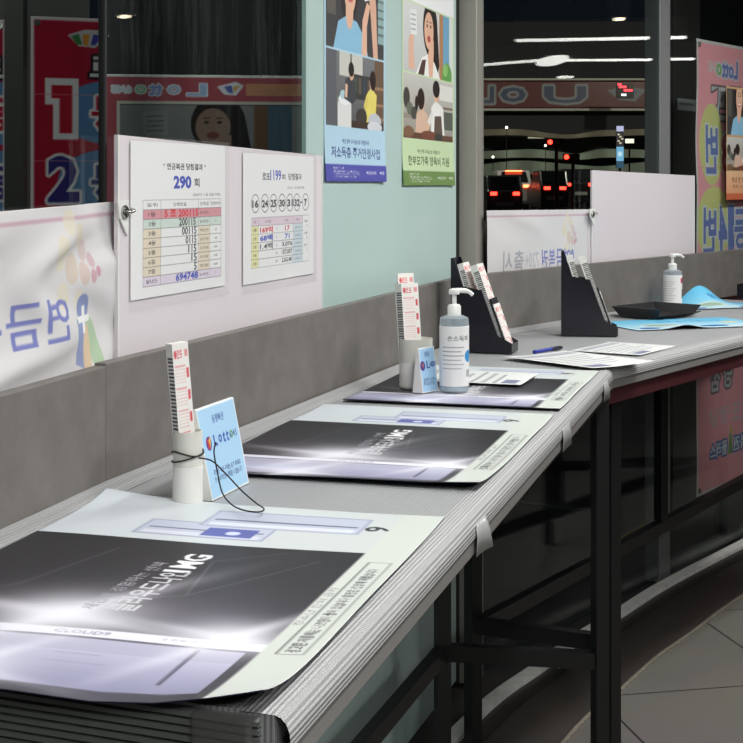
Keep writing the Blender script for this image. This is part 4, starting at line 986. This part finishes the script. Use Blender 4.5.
b = MB(); b.tube([(0, 0, 0), (.09, 0, 0)], .0055, mat('pen_blue', (40, 54, 150), rough=0.3), 14); b.build('barrel', pn, smooth=True)
b = MB(); b.tube([(.088, 0, 0), (.13, 0, 0), (.14, 0, 0)], [.0062, .0062, .004], mat('pen_dark', (24, 26, 44), rough=0.3), 14); b.build('cap', pn, smooth=True)
v = F3.hit(737, .07); bx = thing('slip_holder', 'low black box against the stone panel beside lifted blue mat', 'holder', (v.x, v.y, CT + .0045), F3.ang, 'black slip holders')
b = MB(); b.box((0, -.05, 0), (.12, .0, .004), M_navy); b.build('base', bx)
for nm, lo, hi in (('side_panel', (0, -.05, .004), (.004, 0, .055)), ('side_panel', (.116, -.05, .004), (.12, 0, .055)), ('front_panel', (.004, -.05, .004), (.116, -.046, .055)), ('back_panel', (.004, -.004, .004), (.116, 0, .055))):
    MB().box(lo, hi, M_navy).build(nm, bx)

# ------------------------------------------------------------------ lamps on the shop ceiling
def fixture(label, x, y, z, ln, rz, wd, m, group, up=.0):
    t = thing('ceiling_light', label, 'ceiling light', (x, y, z), rz, group)
    MB().box((-ln/2 - .01, -wd/2 - .01, .0), (ln/2 + .01, wd/2 + .01, 2.72 - z), M_house).build('housing', t)
    MB().box((-ln/2, -wd/2, -.010), (ln/2, wd/2, -.0005), m).build('diffuser', t)
    return t
for i, (x, y, z, ln, pw, rz) in enumerate(NEAR_LAMPS):  # includes the fill lamps added behind the camera
    fixture('shop ceiling tube light outside the picture', x, y, z + .012, ln, rz, .12, M_lampn, 'tube lights over the counter')
Z_L = 2.58
def vpos(px, py, z=Z_L): Y = FPX * (z - CZ) / (HY - py); return Vector(((px - CX) / FPX * Y, Y))
def strip(label, pa, pb):
    a_, b_ = F2.mirror(vpos(*pa)), F2.mirror(vpos(*pb)); m_ = (a_ + b_)/2; d_ = b_ - a_
    fixture(label, m_.x, m_.y, Z_L, d_.length, math.atan2(d_.y, d_.x), .13, M_lamp, 'long line lights mirrored in the window')
strip('long ceiling line light seen as the upper white streak in the window', (530, 39), (664, 36.5))
strip('long ceiling line light seen as the lower white streak in the window', (470, 65.5), (553, 59))
strip('ceiling line light continuing the lower white streak past the panel lamp', (577, 59), (664, 58.5))
def lens(label, px, py, sx, sy, m, nm='ceiling_light'):
    c_ = F2.mirror(vpos(px, py)); t = thing(nm, label, 'ceiling light', (c_.x, c_.y, Z_L), .3, 'small ceiling lights mirrored in the window')
    MB().box((-sx/2 - .02, -sy/2 - .02, 0), (sx/2 + .02, sy/2 + .02, 2.72 - Z_L), M_house).build('housing', t); MB().lathe([(.001, -.012), (.5, -.012), (.5, -.001), (.001, -.001)], m, 32, sq=(sx, sy)).build('diffuser', t, smooth=True)
lens('square panel lamp joining the two lower line lights', 564, 59.5, 1.0, .24, M_lamp)
lens('warm round downlight mirrored near the top of the window', 636, 17, .10, .065, M_spot)
lens('small downlight mirrored under the lower white streak', 576, 76, .22, .16, M_lamp)
lens('tiny downlight mirrored below the red shop sign', 628, 108.6, .14, .09, M_lamp)

# ------------------------------------------------------------------ the street at night
M_pave = mat('pavement', (84, 82, 80), rough=0.6, noise=(3, 0.2)); M_road = mat('asphalt', (46, 46, 48), rough=0.6, noise=(5, 0.2))
b = MB(); n = len(fl); ol = arc_off(-0.05); far = [(-14, 3), (-9, 13), (14, 13), (14, 15)]
b.add([(p.x, p.y, -.02) for p in ol] + [(14, 16, -.02), (14, 18, -.02), (-16, 18, -.02), (-16, .2, -.02)], [tuple(range(n + 4))], M_pave); structure(b.build('pavement'))
b = MB(); b.add([(-40, 18, -.08), (40, 18, -.08), (40, 48, .36), (40, 90, .8), (-40, 90, .8), (-40, 48, .36)], [(0, 1, 2, 5), (5, 2, 3, 4)], M_road); structure(b.build('road'))
b = MB().box((-16, 17.9, -.3), (14, 18.1, .0), mat('kerb_stone', (120, 118, 112))); structure(b.build('kerb'))
def hp(px, py, Y): return Vector(((px - CX)/FPX*Y, Y, zof(py, Y)))
# yellow guiding strip and a pale line on the pavement
for nm, lab, (p0, p1), w_, c in (('guide_strip', 'yellow tactile strip set in the dark pavement outside', ((618, 545), (656, 522)), .07, (200, 160, 60)),
                            ('painted_line', 'pale painted line across the dark pavement outside', ((488, 499), (600, 512)), .05, (120, 120, 118))):
    a_, c_ = at(*p0, -.02), at(*p1, -.02); d_ = (c_ - a_); t = tag(MB().box((0, -w_/2, .0), (d_.length, w_/2, .004), mat(nm, c, rough=.7)).build(nm), lab, 'pavement marking'); t.location = (a_.x, a_.y, -.02); t.rotation_euler = (0, 0, math.atan2(d_.y, d_.x))
# grey wall and pillar outside
M_conc = mat('outside_concrete', (104, 104, 102), rough=0.8, noise=(4, 0.12)); M_dark = mat('outside_dark', (30, 31, 33), rough=0.8)
a_ = F0.o - F0.n*1.0
o = MB().box((-3.2, 0, -.02), (-.10, .15, 2.9), M_conc).build('wall_outside'); FP = Run(-1.17, 4.9, 2.8); q = FP.hit(118, -.06); o.location = (q.x, q.y, 0); o.rotation_euler = (0, 0, FP.ang); structure(o)
def out_box(nm, lab, cat, run, pxl, pxr, off, z0, z1, dp, m, st=True):
    a_, c_ = run.hit(pxl, off), run.hit(pxr, off); o = MB().box((0, 0, z0), ((c_ - a_).length, dp, z1), m).build(nm); o.location = (a_.x, a_.y, 0); o.rotation_euler = (0, 0, run.ang)
    return structure(o) if st else tag(o, lab, cat)
out_box('wall_entrance', '', '', F3, 673, 700, -.55, -.02, 2.9, .03, mat('entrance_panel', (88, 84, 82), rough=.6))
out_box('pillar', '', '', F3, 700, 860, -.75, -.02, 2.9, .2, M_dark)
# door-side strip where the facade meets the grey wall
q = F0.hit(16, -.6); o = MB().box((-.02, -.02, -.02), (.02, .02, 2.9), M_steeld).build('pillar_strip'); o.location = (q.x, q.y, 0); structure(o)
# paper sheet on the entrance panel
a_ = F3.hit(677.5, -.545); t = thing('paper_notice', 'small white sheet on the dark entrance panel, near the mullion', 'notice', (a_.x, a_.y, zof(110, a_.y)), F3.ang)
p = Paint(.20, zof(98, a_.y) - zof(110, a_.y), 300, (196, 196, 196)); p.rect(.02, .02, .18, .03, (130, 130, 130)); sheet('print', p, M_ink, t, None, thick=.0006)
# the two banners with prize counts on the outside wall
def prize(off_px, label, pxl, pxr, seed):
    off = 0.0; a_, c_ = FP.hit(pxl, off), FP.hit(pxr, off); w = max((c_ - a_).length, .1); z1, z0 = zof(16, a_.y), zof(220, a_.y) - .25; h = z1 - z0
    k = w
    fs = [lambda p, w, h: p.poly([(.40*k, .065*h), (.58*k, .045*h), (.8*k, .045*h), (.82*k, .075*h), (.7*k, .11*h), (.52*k, .105*h)], (200, 200, 204)),
          lambda p, w, h: (p.poly([(.44*k, .07*h), (.52*k, .06*h), (.56*k, .1*h), (.5*k, .1*h)], (60, 130, 70)), p.poly([(.56*k, .06*h), (.64*k, .06*h), (.62*k, .105*h), (.57*k, .1*h)], (220, 150, 50)), p.poly([(.68*k, .06*h), (.78*k, .065*h), (.7*k, .1*h), (.65*k, .1*h)], (70, 70, 170))),
          r_text('로', .80*k, .178*h, .075*h, (222, 222, 222), .32*k, (30, 20, 30), .03, False), r_text('또', 1.16*k, .178*h, .075*h, (222, 222, 222), .32*k, (30, 20, 30), .03, False)]
    def one(p, w, h):
        cx, cy, hh = .36*k, .335*h, .175*h
        for g, c in ((.022, WH), (0.0, (186, 30, 54))):
            p.poly([(cx - .13*k - g, cy - hh*.5 - g), (cx + .09*k + g, cy - hh*.5 - g), (cx + .09*k + g, cy + hh*.5 + g), (cx - .045*k - g, cy + hh*.5 + g), (cx - .045*k - g, cy - hh*.22 + g), (cx - .13*k - g, cy - hh*.22 + g)], c)
    fs += [r_ell(.86*k, .345*h, .56*k, .115*h, (92, 140, 186)), one, r_text('등', .86*k, .35*h, .125*h, (186, 30, 54), .40*k, WH, .03, False),
           r_ell(.86*k, .595*h, .56*k, .115*h, (92, 140, 186)), r_text('2', .36*k, .588*h, .17*h, (56, 50, 128), .34*k, WH, .04, False), r_text('등', .86*k, .60*h, .125*h, (56, 50, 128), .40*k, WH, .03, False)]
    red_banner(label, FP, pxl, off, z0, z1, w, fs, False, 'red prize banners on the outside wall', base=(176, 30, 56), seed=seed, amp=.002, res=260)
prize(0, 'dark red banner reading first and second prize, left of the white banner clip', 30.5, 122, 3)
prize(0, 'dark red banner of which only its right edge shows, beside the prize banner', -90, 6.5, 4)
# wide red header banner with a photo panel, standing in for a reflection in the pane, and the dark awning box above it
FH = Run(-0.63, 3.40, 8.0); a_, c_ = FH.hit(106), FH.hit(322); w = (c_ - a_).length; z1 = zof(74, a_.y); z0 = .75; h = z1 - z0
t = thing('reflected_banner', 'wide red banner imitating a reflection, with mirrored lettering and a photo of a woman, behind the notice board', 'banner', (a_.x, a_.y, z0), FH.ang)
def px_u(px): return (FH.hit(px) - a_).length
p = Paint(w, h, 420, (158, 74, 84)); k_ = a_.y / FPX; p.rect(0, 0, w, 3*k_, (216, 212, 212))
for i, (s_, pxc, wd, hh, c) in enumerate((('6/45', 122, 20, 7, (190, 196, 206)), ('o', 141, 11, 8.5, (130, 186, 140)), ('tt', 156, 13, 12, (130, 140, 196)), ('o', 174, 13, 9, (160, 170, 200)), ('L', 197, 20, 12, (150, 170, 206)))):
    p.text(s_, px_u(pxc), 15.5*k_, hh*k_, c, wd*k_, .03, ((214, 214, 220), 1.0*k_), True)
u = px_u(228); p.poly([(u-11*k_, 12*k_), (u+8*k_, 7*k_), (u+16*k_, 11*k_), (u+8*k_, 21*k_), (u-4*k_, 20*k_)], (206, 206, 214)); p.poly([(u-4*k_, 12*k_), (u+4*k_, 11*k_), (u+5*k_, 19*k_), (u, 18*k_)], (80, 96, 170)); p.poly([(u+5*k_, 12*k_), (u+12*k_, 11*k_), (u+6*k_, 18*k_)], (206, 160, 80))
p.rect(px_u(246), 9*k_, px_u(310), 21*k_, (206, 170, 110), .6)
u0, u1 = px_u(120), px_u(330); p.rect(u0 - 3*k_, 27*k_, w, h, (186, 182, 172)); p.rect(u0, 30*k_, w, h, (52, 46, 44)); woman_photo(p, u0, 31*k_, px_u(305), 100*k_, 'window'); p.mix(((p.GX > u0) & (p.GX < px_u(306)) & (p.GY > 30*k_) & (p.GY < 101*k_)).astype(float), (30, 28, 30), .5)
sheet('cloth', p, M_fabric, t, lambda U, V: (0*U, .002*np.sin(U*7), 0*U), thick=.0006)
o = MB().box((-.02, .03, 0), (w, .25, 1.0), M_dark).build('wall_awning'); o.location = (a_.x, a_.y, z1 + .002); o.rotation_euler = (0, 0, FH.ang); structure(o)
# unseen lamp added to brighten the outside wall and the banners there
q = F0.hit(60, -.75); t = thing('added_wall_lamp', 'round added lamp outside, unseen above the picture, lighting the red prize banners', 'lamp', (q.x - .25, q.y - .9, 2.75))
MB().lathe([(.10, -.03), (.12, .0), (.12, .05), (.02, .06)], M_house, 24).build('body', t, smooth=True)
l = bpy.data.lights.new('added_wall_light', 'AREA'); l.shape = 'DISK'; l.size = .18; l.energy = 22; l.color = (1, .97, .93); o = bpy.data.objects.new('added_wall_light', l); link(o, t); o.location = (0, 0, -.04); o.rotation_euler = (math.radians(28), 0, .3)

# far side of the road: long low building with a red shop sign, seen between post and mullion
YB = 60.0
t = thing('shop_building', 'long dark building across the road with a red sign band and wavy bands standing in for window reflections', 'building', (0, YB, 0))
def wx(px, Y=YB): return (px - CX)/FPX*Y
x0, x1 = wx(425), wx(700); zz = lambda py, Y=YB: zof(py, Y)
M_bw = mat('building_dark', (27, 29, 34), rough=.8); M_red = mat('sign_red', (92, 52, 54), rough=.6); M_refl = mat('reflection_green', (132, 144, 132), rough=.7); M_refl2 = mat('reflection_brown', (118, 112, 98), rough=.7); M_trim = mat('pale_trim', (164, 164, 158), rough=.6)
MB().box((x0, .6, 0), (x1, 6, zz(20)), M_bw).build('wall', t)
MB().box((x0, .3, zz(109)), (x1, .6, zz(80)), M_red).build('sign_band', t, label='red sign band')
MB().box((x0, .15, zz(110.5)), (x1, .6, zz(108.3)), M_trim).build('sign_trim', t); MB().box((x0, .15, zz(80)), (x1, .6, zz(78)), M_trim).build('sign_trim', t)
def flatface(p, xl, zt, name, par, y=.0):
    o = sheet(name, p, M_photo, par, lambda U, V: (0*U + xl, 0*U + y, 0*V + zt - p.h), thick=.03); return o
p = Paint(wx(662) - wx(484), zz(81) - zz(107.5), 26, (92, 52, 54), 4)
ux = lambda px: wx(px) - wx(484); hh = p.h
for s_, pxc, wd, fr in (('L', 488, 14, .6), ('o', 514, 26, .55), ('U', 566, 42, .62)):
    p.text(s_, ux(pxc), hh*.5, hh*fr, (70, 78, 100), ux(484 + wd), .02, ((132, 136, 140), .10), True)
p.poly([(ux(608), hh*.35), (ux(622), hh*.2), (ux(648), hh*.3), (ux(636), hh*.75), (ux(620), hh*.7)], (112, 116, 124)); p.poly([(ux(614), hh*.4), (ux(640), hh*.35), (ux(630), hh*.66)], (80, 90, 130))
flatface(p, wx(484), zz(81), 'sign_lettering', t, .26)
def wavy(name, pxa, pxb, ya, yb, top, m, dep):  # wavy slab standing in for a distorted reflection in the glass
    n_ = 40; vs = []
    for i in range(n_):
        px = pxa + (pxb - pxa)*i/(n_-1); d_ = top(px); dy_ = -dep*(.6 + .4*math.sin(px*.09))
        for yv, zv in ((.55, zz(ya + d_)), (dy_, zz(ya + d_*.9 + 1.0)), (dy_, zz(yb + d_*.5)), (.55, zz(yb + d_*.5))): vs.append((wx(px), yv, zv))
    MB().add(vs, [(i*4+k, i*4+(k+1) % 4, (i+1)*4+(k+1) % 4, (i+1)*4+k) for i in range(n_-1) for k in range(4)], m).build(name, t, smooth=True)
bump_ = lambda c, s, a: (lambda px: a*math.exp(-((px-c)/s)**2))
wavy('reflection_band', 470, 700, 129, 136, lambda px: 6*math.exp(-((px-566)/26)**2), M_refl2, 1.2)
wavy('reflection_band', 470, 700, 149, 158, lambda px: 7*math.exp(-((px-572)/22)**2) + 2*math.sin(px*.03), M_refl, 1.6)
wavy('reflection_band', 470, 700, 163, 176, lambda px: 3*math.sin(px*.045), M_refl, 2.0)
for i in range(6):
    f = MB().box((wx(529.5 + 2.8*i), .50, zz(138)), (wx(531.6 + 2.8*i), .62, zz(135)), mat('window_warm', (240, 232, 200), emit=.55)).build('window', t, label='lit window')
# unseen street lamps added to light the far side
def added_street_lamp(label, px, Y, z):
    t = thing('added_street_lamp', label, 'street lamp', ((px - CX)/FPX*Y, Y, .3), 0, 'added street lamps by the road'); zt = z - .3
    b = MB(); b.lathe([(.08, 0), (.06, zt*.5), (.045, zt)], M_black, 14); b.build('pole', t, smooth=True)
    MB().bar((0, 0, zt), (0, 1.2, zt + .15), .06, .06, M_black).build('arm', t); MB().box((-.15, .9, zt + .06), (.15, 1.7, zt + .16), M_house).build('lamp_head', t)
    l = bpy.data.lights.new('added_street_light', 'AREA'); l.shape = 'RECTANGLE'; l.size = .25; l.size_y = .6; l.energy = 1500; l.color = (1, .9, .74)
    o = bpy.data.objects.new('added_street_light', l); link(o, t); o.location = (0, 1.3, zt + .04); o.rotation_euler = (math.radians(28), 0, 0)
added_street_lamp('added street lamp left of the road, unseen behind frosted glass', 380, 48, 9.0)
added_street_lamp('added street lamp right of the road, unseen behind the red banner', 760, 48, 9.0)
# cars waiting in the road
M_car = [mat('car_grey', (70, 72, 76), rough=.3, metal=.4), mat('car_white', (150, 150, 150), rough=.3), mat('car_black', (26, 26, 28), rough=.3)]
M_tail = mat('tail_lamp', (255, 40, 28), emit=14); M_stop = mat('stop_lamp', (255, 84, 50), emit=16); M_cg = mat('car_glass', (20, 22, 26), rough=.1); M_tyre = mat('tyre', (18, 18, 18), rough=.8)
def car(label, pxc, py, Y, wd, k, stop=False):
    z = zof(py, Y); zr = z - .95; x = (pxc - CX)/FPX*Y; t = thing('car', label, 'car', (x, Y, zr), 0, 'cars waiting in the road')
    h2 = wd/2; b = MB()
    b.extrude([(0, .35), (0, 1.0), (.12, 1.05), (.55, 1.5), (2.5, 1.5), (3.2, 1.05), (4.2, .95), (4.3, .4), (4.2, .3), (.1, .28)], 'x', -h2, h2, M_car[k]); b.build('body', t, bevel=.06)
    MB().add([(-h2*.82, .11, 1.08), (h2*.82, .11, 1.08), (h2*.74, .50, 1.45), (-h2*.74, .50, 1.45)], [(0, 1, 2, 3)], M_cg).build('rear_window', t)
    for sx in (-1, 1):
        MB().box((sx*(h2 - .2) - .10, -.03, .88), (sx*(h2 - .2) + .10, .05, .98), M_stop if stop else M_tail).build('tail_lamp', t, label='glowing red tail lamp')
        for y in (.8, 3.4):
            w_ = MB(); w_.lathe([(.2, 0), (.33, .02), (.33, .2), (.2, .22)], M_tyre, 24); w_.v = [(sx*(h2 - .12) + v[2] - .11, y + v[0], .33 + v[1]) for v in w_.v]; w_.build('wheel', t, smooth=True)
    if stop: MB().box((-h2*.5, .40, 1.46), (h2*.5, .52, 1.50), M_stop).build('stop_lamp', t, label='high stop lamp')
    MB().box((-.26, -.02, .55), (.26, .02, .67), M_trim).build('number_plate', t)
car('grey car, leftmost in the road, two tail lamps above the white banner', 505, 193, 44, 1.1, 0)
car('white car ahead of the leftmost car, with bright stop lamps', 515, 185.5, 51.5, 1.2, 1, True)
car('dark car in the middle of the road with red tail lamps', 555, 187.5, 46, .9, 2)
car('dark car farthest along the road, partly over the blank board', 580, 184, 51.5, 1.2, 2)
def signal(label, px, py, Y, kind='red'):
    t = thing('traffic_light', label, 'traffic light', ((px - CX)/FPX*Y, Y, .3), 0, 'traffic lights over the road'); zt = zof(py, Y) - .3
    b = MB(); b.lathe([(.07, 0), (.05, zt)], M_black, 12, c=(.2, .05)); b.build('pole', t, smooth=True); MB().box((-.1, -.0, zt - .1), (.4, .1, zt + .1), M_black).build('signal_box', t)
    b = MB(); b.lathe([(.001, 0), (.07, 0), (.07, .04), (.001, .05)], M_tail, 20); b.v = [(v[0], -v[2], zt + v[1]) for v in b.v]; b.build('red_lens', t, smooth=True, label='lit red lens')
signal('traffic light showing red, the higher of the two', 550, 142, 43); signal('traffic light showing red, the lower of the two', 566.5, 157, 43)
# slim lit tower sign and small bright board beside it
Yt = 40; t = thing('tower_sign', 'slim lit pole sign in white and blue above the blank board', 'sign', ((620 - CX)/FPX*Yt, Yt, .2)); zt = zof(126, Yt) - .2; zb = zof(168, Yt) - .2
MB().box((-.03, 0, 0), (.03, .06, zb), M_black).build('pole', t)
M_led = mat_print('lit_sign', .4, .3, emit=1.2)
p = Paint(.20, zt - zb, 160, (60, 60, 70)); p.rect(0, 0, .2, .15, (206, 200, 236)); p.rect(.02, .2, .18, .55, (70, 60, 60)); 
for i in range(5): p.rect(.03 + .05*(i % 3), .22 + .06*i, .09 + .05*(i % 3), .26 + .06*i, (230, 220, 190))
p.rect(0, .58, .2, .98, (130, 190, 230)); p.ell(.1, .78, .06, .07, (210, 236, 250)); p.rect(0, 1.0, .2, zt - zb, (60, 90, 110))
sheet('lit_face', p, M_led, t, lambda U, V: (U*0 - .1, -.01 + 0*U, 0*V + zb), thick=.0); MB().box((-.1, -.008, zb), (.1, .08, zt), M_black).build('cabinet', t)
t = thing('light_board', 'small bright board standing beside the lit pole sign', 'sign', ((629.5 - CX)/FPX*Yt, Yt, .2)); zc = zof(141, Yt) - .2
MB().box((-.02, 0, 0), (.02, .05, zc), M_black).build('pole', t); MB().box((-.12, -.03, zc - .06), (.12, .0, zc + .06), mat('board_glow', (255, 244, 226), emit=1.6)).build('lit_panel', t)
t = thing('led_sign', 'small red and white lit sign hanging at the red sign band', 'sign', ((625 - CX)/FPX*58, 58, zof(91, 58)))
MB().box((-.35, 0, -.3), (.35, .1, .3), M_black).build('cabinet', t)
for i, (x, z, w_, c) in enumerate(((-.25, .12, .3, 'r'), (-.05, -.02, .35, 'r'), (-.3, .22, .15, 'r'), (-.15, -.2, .2, 'w'))):
    MB().box((x, -.03, z), (x + w_, 0, z + .09), mat('led_red', (255, 60, 70), emit=3) if c == 'r' else mat('led_white', (230, 226, 240), emit=2)).build('lit_bar', t)
for i, (px, py, Y, r) in enumerate(((506.6, 127.5, 57, .055), (493, 157, 57, .05), (529, 182, 57, .07), (559, 179, 57, .05), (564, 181.5, 57.4, .05), (545.5, 145.5, 57, .05))):
    t = thing('globe_lamp', ('white globe lamp above the lit windows', 'white globe lamp at the left end of the green canopy', 'white lamp over the waiting cars', 'left one of two close white lamps over the dark car', 'right one of two close white lamps over the dark car', 'pale lamp just under the red traffic light')[i], 'lamp', ((px - CX)/FPX*Y, Y, .3), 0, 'small lamps across the road'); zt = zof(py, Y) - .3
    b = MB(); b.lathe([(.018, 0), (.014, zt)], M_black, 10); b.build('pole', t, smooth=True)
    b = MB(); b.lathe([(.001, zt - r)] + [(r*math.cos(a), zt + r*math.sin(a)) for a in np.linspace(-1.4, 1.4, 9)] + [(.001, zt + r)], mat('globe', (255, 246, 226), emit=4), 16); b.build('globe', t, smooth=True)
